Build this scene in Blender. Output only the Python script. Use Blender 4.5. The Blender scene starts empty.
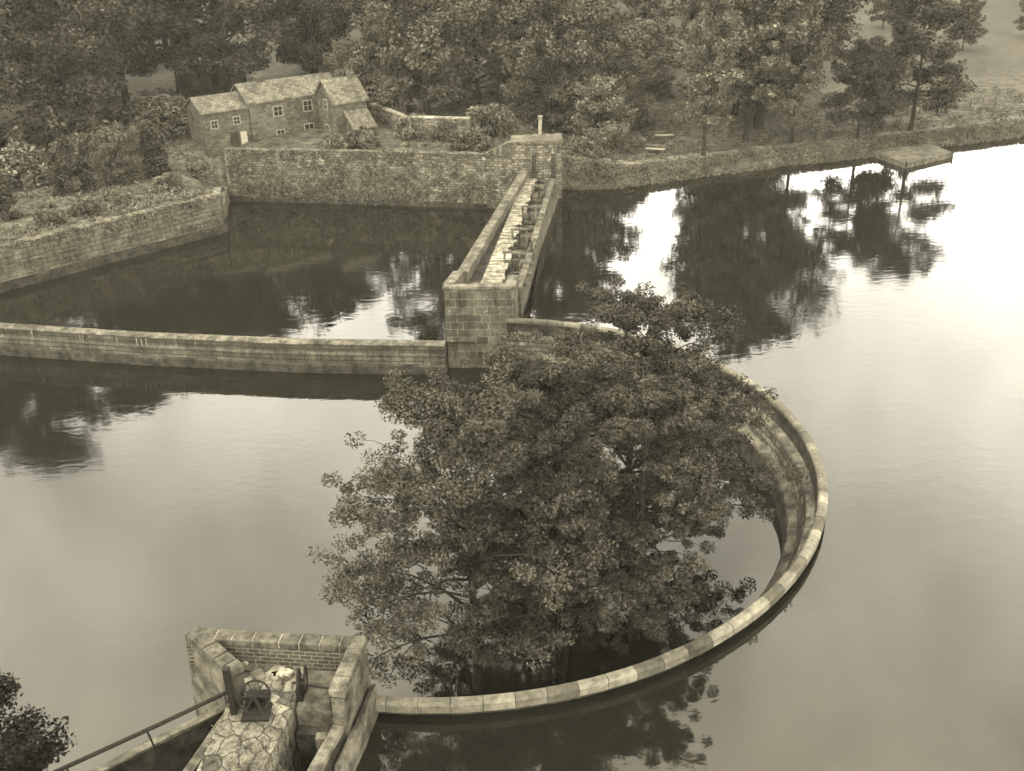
import bpy, math, random
import numpy as np
from mathutils import Matrix, Vector
R = math.radians
SC = bpy.context.scene
COL = SC.collection

# ---------------------------------------------------------------- camera, sky, sun, exposure
F, PITCH, ROLL, ZC = 1000.0, R(26.25), R(-1.81), 26.7
cam = bpy.data.cameras.new('camera')
cam.sensor_width = 36.0
cam.lens = 36.0 * F / 1024
cam.clip_end = 3000
co = bpy.data.objects.new('camera', cam)
COL.objects.link(co)
co.matrix_world = Matrix.Translation((0, 0, ZC)) @ Matrix.Rotation(R(90) - PITCH, 4, 'X') @ Matrix.Rotation(ROLL, 4, 'Z')
SC.camera = co

SUN_EL, SUN_AZ = R(52), R(-118)          # azimuth from +Y (view direction), clockwise positive
w = bpy.data.worlds.new('World')
SC.world = w
w.use_nodes = True
nt = w.node_tree
bg = nt.nodes['Background']
sky = nt.nodes.new('ShaderNodeTexSky')
sky.sky_type = 'NISHITA'
sky.sun_disc = False
sky.sun_elevation = SUN_EL
sky.sun_rotation = SUN_AZ
sky.dust_density = 4.0
sky.air_density = 1.0
bw = nt.nodes.new('ShaderNodeRGBToBW')
tint = nt.nodes.new('ShaderNodeMix'); tint.data_type = 'RGBA'; tint.blend_type = 'MULTIPLY'
tint.inputs[0].default_value = 1.0
tint.inputs[7].default_value = (1.0, 0.955, 0.855, 1)
nt.links.new(sky.outputs[0], bw.inputs[0])
# thin high overcast: broad soft clouds mixed over the clear sky
wtc = nt.nodes.new('ShaderNodeTexCoord'); wno = nt.nodes.new('ShaderNodeTexNoise')
wno.inputs['Scale'].default_value = 3.6; wno.inputs['Detail'].default_value = 4
nt.links.new(wtc.outputs['Generated'], wno.inputs['Vector'])
wmr = nt.nodes.new('ShaderNodeMapRange'); wmr.inputs[1].default_value = .3; wmr.inputs[2].default_value = .7
wmr.inputs[3].default_value = 18.0; wmr.inputs[4].default_value = 50.0
nt.links.new(wno.outputs[0], wmr.inputs[0])
cl_ = nt.nodes.new('ShaderNodeMix'); cl_.data_type = 'FLOAT'; cl_.inputs[0].default_value = .85
nt.links.new(bw.outputs[0], cl_.inputs[2]); nt.links.new(wmr.outputs[0], cl_.inputs[3])
sx = nt.nodes.new('ShaderNodeSeparateXYZ'); nt.links.new(wtc.outputs['Generated'], sx.inputs[0])
hz_ = nt.nodes.new('ShaderNodeMapRange'); hz_.interpolation_type = 'SMOOTHSTEP'
hz_.inputs[1].default_value = .12; hz_.inputs[2].default_value = .60; hz_.inputs[3].default_value = 1.9; hz_.inputs[4].default_value = 1.0
nt.links.new(sx.outputs[2], hz_.inputs[0])
cmul = nt.nodes.new('ShaderNodeMath'); cmul.operation = 'MULTIPLY'
nt.links.new(hz_.outputs[0], cmul.inputs[1]); nt.links.new(cmul.outputs[0], tint.inputs[6])
nt.links.new(cl_.outputs[0], cmul.inputs[0])
nt.links.new(tint.outputs[2], bg.inputs[0])
bg.inputs[1].default_value = 0.15

sl = bpy.data.lights.new('sun', 'SUN')
sl.energy = 2.4
sl.angle = R(10)
sl.color = (1.0, 0.95, 0.825)
so = bpy.data.objects.new('sun', sl)
COL.objects.link(so)
sd = Vector((math.sin(SUN_AZ) * math.cos(SUN_EL), math.cos(SUN_AZ) * math.cos(SUN_EL), math.sin(SUN_EL)))
so.rotation_euler = sd.to_track_quat('Z', 'Y').to_euler()
so.location = (0, 0, 80)
SC.view_settings.view_transform = 'Standard'
SC.view_settings.look = 'None'
SC.view_settings.exposure = 0.16
SC.view_settings.gamma = 1.0
SC.cycles.max_bounces = 5
SC.cycles.diffuse_bounces = 2
SC.cycles.glossy_bounces = 3
SC.cycles.volume_bounces = 0
SC.cycles.use_denoising = True

# ---------------------------------------------------------------- survey helpers: photograph pixel -> plan point
def ray(px, py):
    x = (px - 512) / F; y = -(py - 385.5) / F
    c, s = math.cos(ROLL), math.sin(ROLL)
    x, y = c * x - s * y, s * x + c * y
    return (x, math.cos(PITCH) + y * math.sin(PITCH), -math.sin(PITCH) + y * math.cos(PITCH))
def G(px, py, z=0.0):
    d = ray(px, py); t = (z - ZC) / d[2]
    return Vector((d[0] * t, d[1] * t, z))

# ---------------------------------------------------------------- mesh helpers
class MB:
    def __init__(s):
        s.v = []; s.f = []; s.uv = []
    def face(s, pts, uvs=None):
        b = len(s.v)
        s.v += [tuple(p) for p in pts]
        s.f.append(tuple(range(b, b + len(pts))))
        s.uv += uvs if uvs else [(p[0], p[1]) for p in pts]
    def quadm(s, a, b, c, d):
        a, b, c, d = map(Vector, (a, b, c, d))
        L = (b - a).length; H = (d - a).length
        u0 = a.x * .7 + a.y * .7
        s.face((a, b, c, d), [(u0, a.z), (u0 + L, a.z), (u0 + L, a.z + H), (u0, a.z + H)])
    def box(s, c, size, rz=0.0, taper=1.0, rx=0.0, ry=0.0):
        m = Matrix.Translation(c) @ Matrix.Rotation(rz, 4, 'Z') @ Matrix.Rotation(ry, 4, 'Y') @ Matrix.Rotation(rx, 4, 'X')
        X, Y, Z = size[0] / 2, size[1] / 2, size[2] / 2
        P = [m @ Vector((x * (taper if z > 0 else 1), y * (taper if z > 0 else 1), z)) for z in (-Z, Z) for x, y in ((-X, -Y), (X, -Y), (X, Y), (-X, Y))]
        for q in ((0, 1, 5, 4), (1, 2, 6, 5), (2, 3, 7, 6), (3, 0, 4, 7), (4, 5, 6, 7), (3, 2, 1, 0)):
            s.quadm(*[P[i] for i in q])
        return s
    def poly(s, pts, z0, z1):
        """vertical prism over a plan polygon (counter-clockwise)"""
        n = len(pts)
        u = 0
        for i in range(n):
            a, b = pts[i], pts[(i + 1) % n]
            L = math.hypot(b[0] - a[0], b[1] - a[1])
            s.face([(a[0], a[1], z0), (b[0], b[1], z0), (b[0], b[1], z1), (a[0], a[1], z1)], [(u, z0), (u + L, z0), (u + L, z1), (u, z1)])
            u += L
        s.face([(p[0], p[1], z1) for p in pts])
        s.face([(p[0], p[1], z0) for p in reversed(pts)])
        return s
    def sweep(s, path, prof, jit=0.0, rnd=None, closed=True):
        """closed profile (offset to the left of the path, z) swept along a plan path"""
        path = [Vector((p[0], p[1])) for p in path]
        n = len(path); rows = []; L = 0; us = []
        for i, p in enumerate(path):
            d0 = (path[i] - path[i - 1]).normalized() if i else None
            d1 = (path[i + 1] - path[i]).normalized() if i < n - 1 else None
            d0 = d0 or d1; d1 = d1 or d0
            t = (d0 + d1).normalized(); nrm = Vector((-t.y, t.x)); k = 1 / max(.4, nrm.dot(Vector((-d0.y, d0.x))))
            if i: L += (path[i] - path[i - 1]).length
            us.append(L)
            rows.append([(p.x + nrm.x * o * k + (rnd.uniform(-jit, jit) if jit else 0), p.y + nrm.y * o * k, z + (rnd.uniform(-jit, jit) if jit else 0)) for o, z in prof])
        m = len(prof); vs = [0]
        for j in range(m):
            a, b = prof[j], prof[(j + 1) % m]
            vs.append(vs[-1] + math.hypot(a[0] - b[0], a[1] - b[1]))
        for i in range(n - 1):
            for j in range(m if closed else m - 1):
                k = (j + 1) % m
                s.face([rows[i][j], rows[i][k], rows[i + 1][k], rows[i + 1][j]], [(us[i], vs[j]), (us[i], vs[j + 1]), (us[i + 1], vs[j + 1]), (us[i + 1], vs[j])])
        if closed:
            s.face(rows[0][::-1], [(o, z) for o, z in prof][::-1]); s.face(rows[-1], [(o, z) for o, z in prof])
        return s
    def tube(s, pts, rads, n=6):
        pts = [Vector(p) for p in pts]; rows = []; L = 0
        for i, p in enumerate(pts):
            t = (pts[min(i + 1, len(pts) - 1)] - pts[max(i - 1, 0)]).normalized()
            a = t.orthogonal().normalized() if i == 0 else (rows[-1][1] - t * rows[-1][1].dot(t)).normalized()
            b = t.cross(a)
            r = rads[i] if hasattr(rads, '__len__') else rads
            rows.append(([p + (a * math.cos(2 * math.pi * k / n) + b * math.sin(2 * math.pi * k / n)) * r for k in range(n)], a))
        for i in range(len(pts) - 1):
            A, B = rows[i][0], rows[i + 1][0]
            h = (pts[i + 1] - pts[i]).length
            for k in range(n):
                l = (k + 1) % n
                s.face([A[k], A[l], B[l], B[k]], [(k / n, L), ((k + 1) / n, L), ((k + 1) / n, L + h), (k / n, L + h)])
            L += h
        s.face(rows[0][0][::-1]); s.face(rows[-1][0])
        return s
    def torus(s, c, R0, r, axis, n=24, k=6, arc=1.0):
        ax = Vector(axis).normalized(); a = ax.orthogonal().normalized(); b = ax.cross(a)
        s.tube([Vector(c) + (a * math.cos(2 * math.pi * arc * i / n) + b * math.sin(2 * math.pi * arc * i / n)) * R0 for i in range(n + 1)], r, k)
        return s
    def build(s, name, mat, parent=None, bevel=0.0, smooth=False, weld=False):
        me = bpy.data.meshes.new(name)
        off = Vector(parent_loc(parent)) if parent else Vector((0, 0, 0))
        me.from_pydata([(v[0] - off.x, v[1] - off.y, v[2] - off.z) for v in s.v], [], s.f)
        ul = me.uv_layers.new(name='UVMap')
        ul.data.foreach_set('uv', np.array(s.uv, dtype=np.float32).ravel())
        o = bpy.data.objects.new(name, me)
        COL.objects.link(o)
        me.materials.append(mat)
        if parent: o.parent = parent
        if bevel or weld:
            wm = o.modifiers.new('weld', 'WELD'); wm.merge_threshold = 0.0005
        if bevel:
            bm_ = o.modifiers.new('bevel', 'BEVEL'); bm_.width = bevel; bm_.segments = 2; bm_.limit_method = 'ANGLE'; bm_.angle_limit = R(35)
        if smooth:
            me.polygons.foreach_set('use_smooth', [True] * len(me.polygons))
        return o
def parent_loc(p):
    l = Vector(p.location)
    while p.parent:
        p = p.parent; l = l + Vector(p.location)
    return l
def tag(o, label=None, cat=None, group=None, kind=None):
    for k, v in (('label', label), ('category', cat), ('group', group), ('kind', kind)):
        if v: o[k] = v
    return o
def empty(name, loc, label, cat, group=None):
    o = bpy.data.objects.new(name, None)
    o.location = loc; o.empty_display_size = .3
    COL.objects.link(o)
    return tag(o, label, cat, group)
def kids(o): return [c for c in bpy.data.objects if c.parent == o]
def copy_tree(o, parent=None, ch=None):
    c = o.copy(); COL.objects.link(c); c.parent = parent
    for k in kids(o): copy_tree(k, c)
    return c

# ---------------------------------------------------------------- materials (all near-neutral: the print is toned by its light)
MATS = {}
def base_mat(name, rough=.9):
    m = bpy.data.materials.new(name); m.use_nodes = True
    n = m.node_tree; p = n.nodes['Principled BSDF']
    p.inputs['Roughness'].default_value = rough
    p.inputs['Specular IOR Level'].default_value = .06
    MATS[name] = m
    return m, n, p
def g(v): return (v * .80, v * .738, v * .54, 1)
def ramp(n, src, stops):
    r = n.nodes.new('ShaderNodeValToRGB')
    neutral = any((not hasattr(c, '__len__')) and c >= 1 for _, c in stops)
    while len(r.color_ramp.elements) < len(stops): r.color_ramp.elements.new(.5)
    for e, (p, c) in zip(r.color_ramp.elements, stops):
        e.position = p; e.color = c if hasattr(c, '__len__') else ((c, c, c, 1) if neutral else g(c))
    n.links.new(src, r.inputs[0])
    return r.outputs[0]
def noise(n, vec, scale, detail=6, rough=.6, dist=0.0):
    t = n.nodes.new('ShaderNodeTexNoise')
    t.inputs['Scale'].default_value = scale; t.inputs['Detail'].default_value = detail
    t.inputs['Roughness'].default_value = rough; t.inputs['Distortion'].default_value = dist
    if vec: n.links.new(vec, t.inputs['Vector'])
    return t.outputs[0]
def mul(n, a, b, fac=1.0, mode='MULTIPLY'):
    x = n.nodes.new('ShaderNodeMix'); x.data_type = 'RGBA'; x.blend_type = mode; x.inputs[0].default_value = fac
    n.links.new(a, x.inputs[6]); n.links.new(b, x.inputs[7])
    return x.outputs[2]
def bump(n, p, h, strength=.5, dist=.05):
    b = n.nodes.new('ShaderNodeBump'); b.inputs['Strength'].default_value = strength; b.inputs['Distance'].default_value = dist
    n.links.new(h, b.inputs['Height']); n.links.new(b.outputs[0], p.inputs['Normal'])
def geo_pos(n):
    return n.nodes.new('ShaderNodeNewGeometry').outputs['Position']
def mottled(name, a, b, scale=1.0, rough=.9, bs=.4, bd=.05, big=.15, a2=.6, far=None):
    m, n, p = base_mat(name, rough)
    pos = geo_pos(n)
    c1 = ramp(n, noise(n, pos, scale, 8, .65), [(.32, a), (.68, b)])
    c2 = ramp(n, noise(n, pos, scale * big, 4), [(.3, a2), (.7, 1.15)])
    col = mul(n, mul(n, c1, c2), ramp(n, noise(n, pos, scale * .5, 10, .8), [(.38, .45), (.6, 1.12)]))
    if far:
        sp_ = n.nodes.new('ShaderNodeSeparateXYZ'); n.links.new(pos, sp_.inputs[0])
        ad = n.nodes.new('ShaderNodeMath'); ad.operation = 'MULTIPLY_ADD'; ad.inputs[1].default_value = 50
        n.links.new(noise(n, pos, .03, 4), ad.inputs[0]); n.links.new(sp_.outputs[1], ad.inputs[2])
        mr = n.nodes.new('ShaderNodeMapRange'); mr.inputs[1].default_value = 152; mr.inputs[2].default_value = 175; n.links.new(ad.outputs[0], mr.inputs[0])
        x = n.nodes.new('ShaderNodeMix'); x.data_type = 'RGBA'; n.links.new(mr.outputs[0], x.inputs[0]); n.links.new(col, x.inputs[6])
        n.links.new(mul(n, ramp(n, noise(n, pos, .08, 6, .7), [(.3, far * .6), (.7, far * 1.25)]), c1, .25), x.inputs[7]); col = x.outputs[2]
    n.links.new(col, p.inputs['Base Color'])
    bump(n, p, noise(n, pos, scale * 3, 6), bs, bd)
    return m
def masonry(name, bw_, bh, mort, c1, c2, cm, stain=.5, rough=.9, msize=.03, offs=.5, lime=0.0, warp=.05, streak=True):
    m, n, p = base_mat(name, rough)
    tc = n.nodes.new('ShaderNodeTexCoord')
    pos = geo_pos(n)
    nz = n.nodes.new('ShaderNodeTexNoise'); nz.inputs['Scale'].default_value = 2.2; nz.inputs['Detail'].default_value = 4
    n.links.new(tc.outputs['UV'], nz.inputs['Vector'])
    ma = n.nodes.new('ShaderNodeVectorMath'); ma.operation = 'MULTIPLY_ADD'
    ma.inputs[1].default_value = (warp, warp, 0)
    n.links.new(nz.outputs[1], ma.inputs[0]); n.links.new(tc.outputs['UV'], ma.inputs[2])
    b = n.nodes.new('ShaderNodeTexBrick')
    b.offset = offs
    b.inputs['Scale'].default_value = 1; b.inputs['Brick Width'].default_value = bw_; b.inputs['Row Height'].default_value = bh
    b.inputs['Mortar Size'].default_value = msize; b.inputs['Mortar Smooth'].default_value = .2; b.inputs['Bias'].default_value = -.1
    b.inputs['Color1'].default_value = g(c1); b.inputs['Color2'].default_value = g(c2); b.inputs['Mortar'].default_value = g(cm)
    n.links.new(ma.outputs[0], b.inputs['Vector'])
    st = ramp(n, noise(n, pos, .55, 7, .7), [(.3, 1 - stain), (.62, 1.1)])
    fine = ramp(n, noise(n, pos, 5, 8, .75), [(.3, .6), (.7, 1.3)])
    col = mul(n, mul(n, b.outputs[0], st), fine)
    if streak:
        mp = n.nodes.new('ShaderNodeMapping'); mp.inputs['Scale'].default_value = (2.6, 2.6, .35)
        n.links.new(pos, mp.inputs['Vector'])
        sk = ramp(n, noise(n, mp.outputs[0], 1.0, 5, .6), [(.35, .62), (.6, 1.08)])
        col = mul(n, col, sk)
    if lime:
        mk = ramp(n, noise(n, pos, .9, 6, .8, 1.0), [(.6, (0, 0, 0, 1)), (.68, (1, 1, 1, 1))])
        x = n.nodes.new('ShaderNodeMix'); x.data_type = 'RGBA'
        n.links.new(mk, x.inputs[0]); n.links.new(col, x.inputs[6]); x.inputs[7].default_value = g(lime)
        col = x.outputs[2]
    n.links.new(col, p.inputs['Base Color'])
    h = n.nodes.new('ShaderNodeMath'); h.operation = 'MULTIPLY_ADD'; h.inputs[1].default_value = -.7
    n.links.new(b.outputs['Fac'], h.inputs[0]); n.links.new(noise(n, pos, 4, 8, .7), h.inputs[2])
    bump(n, p, h.outputs[0], .7, .07)
    return m
def plain(name, v, rough=.7, metal=0.0):
    m, n, p = base_mat(name, rough)
    pos = geo_pos(n)
    n.links.new(ramp(n, noise(n, pos, 6, 6), [(.3, v * .7), (.7, v * 1.25)]), p.inputs['Base Color'])
    p.inputs['Metallic'].default_value = metal
    return m
def leaf_mat(name, lo, hi):
    m, n, p = base_mat(name, .75)
    p.inputs['Specular IOR Level'].default_value = .02
    ge = n.nodes.new('ShaderNodeNewGeometry')
    c = ramp(n, ge.outputs['Random Per Island'], [(0, lo), (1, hi)])
    c2 = ramp(n, noise(n, ge.outputs['Position'], .45, 4, .7), [(.3, (.5, .5, .5, 1)), (.7, (1.6, 1.6, 1.6, 1))])
    oi = n.nodes.new('ShaderNodeObjectInfo')
    c3 = ramp(n, oi.outputs['Random'], [(0, .8), (1, 1.2)])
    n.links.new(mul(n, mul(n, c, c2), c3), p.inputs['Base Color'])
    return m

ashlar = masonry('weathered_ashlar', .95, .42, .0, .10, .17, .07, .6, lime=.0, streak=True, warp=.12)
pier_stone = masonry('pier_stone', .85, .55, .0, .07, .15, .20, .55, msize=.02, warp=.16, lime=.34)
rubble = masonry('rubble_wall_stone', .5, .26, .0, .09, .27, .07, .6, warp=.4, lime=.36)
weir_inner = masonry('weir_coursed_stone', .62, .30, .0, .06, .16, .03, .65, msize=.03, warp=.16)
cope = masonry('coping_stone', 1.1, 3.0, .0, .10, .27, .06, .75, msize=.018, warp=.12, streak=False)
dark_cope = mottled('dark_coping_stone', .07, .14, 2.5, .9, .4, .04)
brick = masonry('parapet_brick', .42, .17, .0, .05, .10, .18, .4, msize=.022, warp=.02, streak=False)
banded = masonry('long_coursed_stone', 2.2, .34, .0, .08, .14, .035, .6, msize=.03, warp=.12)
wet_shaded = mottled('wet_mossy_shaded_stone', .02, .07, 1.6, .7, .6, .06)  # wet mossy footings; the dark tone also stands in for shade
stone = mottled('plain_weathered_stone', .07, .19, 1.8, .9, .5, .05)
pale_stone = mottled('pale_worn_stone', .16, .42, 2.2, .9, .5, .05)
concrete = mottled('stained_concrete', .06, .15, 1.5, .9, .3, .03)
grass = mottled('rough_grass', .05, .14, 1.3, .95, .8, .12, .12, far=.085)
field = mottled('pasture', .06, .12, .5, .95, .6, .1, .1)
path_m = mottled('trodden_path', .10, .22, 1.2, .95, .4, .04)
house_stone = masonry('house_rubble_stone', .5, .26, .0, .07, .14, .10, .55, warp=.15, streak=False)
slate = masonry('roof_stone_slates', .45, .35, .0, .10, .19, .06, .5, msize=.02, warp=.05, streak=False)
iron = plain('rusty_iron', .02, .55, .3)
timber = mottled('grey_timber', .07, .17, 3, .85, .4, .03)
pale_timber = mottled('pale_timber', .14, .30, 3, .85, .4, .03)
dark_timber = mottled('dark_timber', .03, .07, 3, .85, .4, .03)
bark = mottled('dark_bark', .018, .05, 5, .95, .8, .04)
white = plain('white_paint', .30, .6)
frame_m = plain('faded_window_paint', .2, .6)
glass_m = plain('window_glass', .02, .1)
leaf_near = leaf_mat('leaves_alder', .012, .075)
leaf_shaded = leaf_mat('leaves_shaded', .006, .02)  # near-black: shade of the corner foliage put into the leaf colour
leaf_dark = leaf_mat('leaves_dark', .02, .075)
leaf_mid = leaf_mat('leaves_mid', .035, .13)
leaf_pale = leaf_mat('leaves_pale', .04, .16)
weed_m = leaf_mat('weeds', .05, .16)

# crazy paving
m, n, p = base_mat('crazy_paving', .85)
pos = geo_pos(n)
mp = n.nodes.new('ShaderNodeMapping'); mp.inputs['Scale'].default_value = (1.9, 1.5, 1)
nzv = n.nodes.new('ShaderNodeTexNoise'); nzv.inputs['Scale'].default_value = 2
n.links.new(pos, nzv.inputs['Vector'])
va = n.nodes.new('ShaderNodeVectorMath'); va.operation = 'MULTIPLY_ADD'; va.inputs[1].default_value = (.4, .4, 0)
n.links.new(nzv.outputs[1], va.inputs[0]); n.links.new(pos, va.inputs[2]); n.links.new(va.outputs[0], mp.inputs['Vector'])
v1 = n.nodes.new('ShaderNodeTexVoronoi'); v1.feature = 'DISTANCE_TO_EDGE'; v1.voronoi_dimensions = '2D'; n.links.new(mp.outputs[0], v1.inputs['Vector'])
v2 = n.nodes.new('ShaderNodeTexVoronoi'); v2.voronoi_dimensions = '2D'; n.links.new(mp.outputs[0], v2.inputs['Vector'])
v1.inputs['Scale'].default_value = 1; v2.inputs['Scale'].default_value = 1
jo = ramp(n, v1.outputs[0], [(.02, .35), (.06, 1.0)])
bwn = n.nodes.new('ShaderNodeRGBToBW'); n.links.new(v2.outputs['Color'], bwn.inputs[0])
pc = ramp(n, bwn.outputs[0], [(.2, .09), (.8, .24)])
dirt = ramp(n, noise(n, pos, 1.3, 12, .85), [(.42, .2), (.60, 1.25)])
n.links.new(mul(n, mul(n, jo, pc), dirt), p.inputs['Base Color'])
bump(n, p, jo, .6, .04)
crazy = m

# water: dark, still, faintly rippled
def water_mat(name, ripple, body, rings=False):
    m, n, p = base_mat(name, .03)
    p.inputs['Base Color'].default_value = (body * 1.02, body, body * .65, 1)
    p.inputs['IOR'].default_value = 1.5
    p.inputs['Specular IOR Level'].default_value = .5
    p.inputs['Specular Tint'].default_value = (1.0, .95, .74, 1)
    pos = geo_pos(n)
    mp = n.nodes.new('ShaderNodeMapping'); mp.inputs['Scale'].default_value = (.8, 1.6, 1)
    n.links.new(pos, mp.inputs['Vector'])
    a = noise(n, mp.outputs[0], .9, 3, .5, .6)
    msk = noise(n, pos, .05, 3)
    mm = n.nodes.new('ShaderNodeMath'); mm.operation = 'MULTIPLY'
    n.links.new(a, mm.inputs[0]); n.links.new(msk, mm.inputs[1])
    hgt = mm.outputs[0]
    if rings:
        vs_ = n.nodes.new('ShaderNodeVectorMath'); vs_.operation = 'SUBTRACT'; vs_.inputs[1].default_value = (-14.5, 70.5, -1.02); n.links.new(pos, vs_.inputs[0])
        ln_ = n.nodes.new('ShaderNodeVectorMath'); ln_.operation = 'LENGTH'; n.links.new(vs_.outputs[0], ln_.inputs[0])
        k1 = n.nodes.new('ShaderNodeMath'); k1.operation = 'MULTIPLY'; k1.inputs[1].default_value = 6.5; n.links.new(ln_.outputs['Value'], k1.inputs[0])
        k2 = n.nodes.new('ShaderNodeMath'); k2.operation = 'SINE'; n.links.new(k1.outputs[0], k2.inputs[0])
        k3 = n.nodes.new('ShaderNodeMapRange'); k3.inputs[1].default_value = 1.0; k3.inputs[2].default_value = 6.0; k3.inputs[3].default_value = .05; k3.inputs[4].default_value = 0
        n.links.new(ln_.outputs['Value'], k3.inputs[0])
        k4 = n.nodes.new('ShaderNodeMath'); k4.operation = 'MULTIPLY_ADD'; n.links.new(k2.outputs[0], k4.inputs[0]); n.links.new(k3.outputs[0], k4.inputs[1]); n.links.new(hgt, k4.inputs[2])
        hgt = k4.outputs[0]
    bump(n, p, hgt, 1.0, ripple)
    sc1 = ramp(n, noise(n, pos, 1.7, 12, .8, .4), [(.56, (body * 1.02, body, body * .65, 1)), (.80, (.028, .026, .02, 1))])
    n.links.new(sc1, p.inputs['Base Color'])
    r_ = ramp(n, msk, [(.4, (.02, .02, .02, 1)), (.7, (.09, .09, .09, 1))])
    n.links.new(r_, p.inputs['Roughness'])
    return m
water_hi = water_mat('reservoir_water', .012, .006)
water_pool = water_mat('pool_water', .012, .006, True)
water_lo = water_mat('lower_pool_water', .012, .006)

# ---------------------------------------------------------------- setting: water, terrain
RC = Vector((-2.6, 45.29)); RR = 18.17
A0, A1 = R(82.3), R(-99.4)
def arc(r, n=90, a0=A0, a1=A1):
    return [(RC.x + r * math.cos(a0 + (a1 - a0) * i / n), RC.y + r * math.sin(a0 + (a1 - a0) * i / n)) for i in range(n + 1)]
def sheet(name, pts, z, mat):
    b = MB(); b.face([(x, y, z) for x, y in pts])
    return tag(b.build(name, mat), kind='structure')
sheet('reservoir_water', arc(17.95)[::-1] + [(1.5, 66), (3.2, 85), (3.2, 135), (190, 170), (190, -60), (-6.9, -60), (-6.9, 10), (-6.2, 24)][0:0] + [(1.5, 66), (3.2, 85), (3.2, 125), (220, 200), (220, -60), (-9.5, -60), (-8.6, 12), (-6.2, 24)], 0.0, water_hi)
sheet('pool_water', [(-95, 80.3), (-38.1, 68.95), (-26, 66.15), (-14.9, 64.15), (-2.5, 62.95), (2.2, 84), (2.2, 110), (-60, 125), (-95, 110)], -1.02, water_pool)
sheet('lower_water', [(-120, -60), (20, -60), (20, 62.8), (-3, 63.5), (-14.6, 65.2), (-38.5, 69.5), (-120, 83.5)], -3.0, water_lo)

# shoreline, land lies to its left when walked in this order (west to east)
SH = [(-120, -3), (-40.9, 76.25), (-26.2, 90.7), (-28.3, 101.4), (-1.6, 95.6), (5.9, 97.6), (11.3, 97.4), (19.9, 100.8), (33.4, 105.1), (39.2, 106.9), (58.9, 113.8), (90, 122), (230, 150)]
SHn = np.array(SH)
def land_dist(x, y):
    """signed distance to the shoreline, positive on land, and the nearest segment's number"""
    x = np.asarray(x, float); y = np.asarray(y, float)
    best = np.full(x.shape, 1e9); seg = np.zeros(x.shape, int)
    for i in range(len(SH) - 1):
        a, b = SHn[i], SHn[i + 1]; d = b - a; L = d @ d
        t = np.clip(((x - a[0]) * d[0] + (y - a[1]) * d[1]) / L, 0, 1)
        q = np.hypot(x - a[0] - t * d[0], y - a[1] - t * d[1])
        k = q < best - 1e-6
        best = np.where(k, q, best); seg = np.where(k, i, seg)
    # inside test by even-odd against the closed land polygon
    P = SH + [(230, 900), (-700, 900), (-700, -3)]
    ins = np.zeros(x.shape, bool); j = len(P) - 1
    for i in range(len(P)):
        xi, yi = P[i]; xj, yj = P[j]
        if yi != yj:
            c = ((yi > y) != (yj > y)) & (x < (xj - xi) * (y - yi) / (yj - yi) + xi)
            ins ^= c
        j = i
    return np.where(ins, best, -best), seg
_rs = np.random.RandomState(3)
_k = _rs.uniform(-1, 1, (14, 2)); _ph = _rs.uniform(0, 6.28, 14)
def roll(x, y, s):
    z = 0
    for i in range(14): z = z + np.sin((_k[i, 0] * x + _k[i, 1] * y) * s + _ph[i])
    return z / 6
def smooth(t): t = np.clip(t, 0, 1); return t * t * (3 - 2 * t)
def terr(x, y):
    x = np.asarray(x, float); y = np.asarray(y, float)
    d, seg = land_dist(x, y)
    walled = (seg <= 3)
    plateau = 2.55 + 1.55 * smooth((y - 95) / 15) * smooth((6 - x) / 5) - 1.25 * smooth((x - 6) / 8)
    bank = plateau * smooth((d + .6) / 3.4) - 4.2 * smooth((1.2 - d) / 3.5)
    wall = np.where(d > .45, plateau, -3.6)
    wall = np.where((seg == 2) & (d > .45), np.minimum(plateau, .3 + d * .8), wall)
    z = np.where(walled, wall, bank)
    hill = np.maximum(0, y - 122 - .12 * np.abs(x)) * .065 + np.maximum(0, y - 170) * .05
    hill = np.minimum(hill, 46 + .02 * y)
    z = z + np.where(d > 0, hill + roll(x, y, .12) * .22 * smooth(d / 6) + roll(x, y, .02) * 1.2 * smooth((y - 130) / 50), 0)
    return z
def tz(x, y): return float(terr(np.array([x]), np.array([y]))[0])
def grid_mesh(name, xs, ys, mat):
    X, Y = np.meshgrid(xs, ys); Z = terr(X, Y)
    nx, ny = len(xs), len(ys)
    V = np.stack([X.ravel(), Y.ravel(), Z.ravel()], 1)
    I = np.arange(nx * ny).reshape(ny, nx)
    Fc = np.stack([I[:-1, :-1].ravel(), I[:-1, 1:].ravel(), I[1:, 1:].ravel(), I[1:, :-1].ravel()], 1)
    me = bpy.data.meshes.new(name)
    me.vertices.add(len(V)); me.vertices.foreach_set('co', V.ravel())
    me.loops.add(Fc.size); me.loops.foreach_set('vertex_index', Fc.ravel().astype(np.int32))
    me.polygons.add(len(Fc)); me.polygons.foreach_set('loop_start', (np.arange(len(Fc)) * 4).astype(np.int32))
    me.polygons.foreach_set('use_smooth', np.ones(len(Fc), bool))
    me.update(calc_edges=True)
    me.materials.append(mat)
    o = bpy.data.objects.new(name, me); COL.objects.link(o)
    return tag(o, kind='structure')
xs = np.concatenate([np.arange(-700, -90, 15), np.arange(-90, 75, .75), np.arange(75, 230, 5), np.arange(230, 720, 15)])
ys = np.concatenate([np.arange(-4, 70, 3), np.arange(70, 128, .75), np.arange(128, 180, 2.5), np.arange(180, 900, 12)])
grid_mesh('ground', xs, ys, grass)
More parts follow.
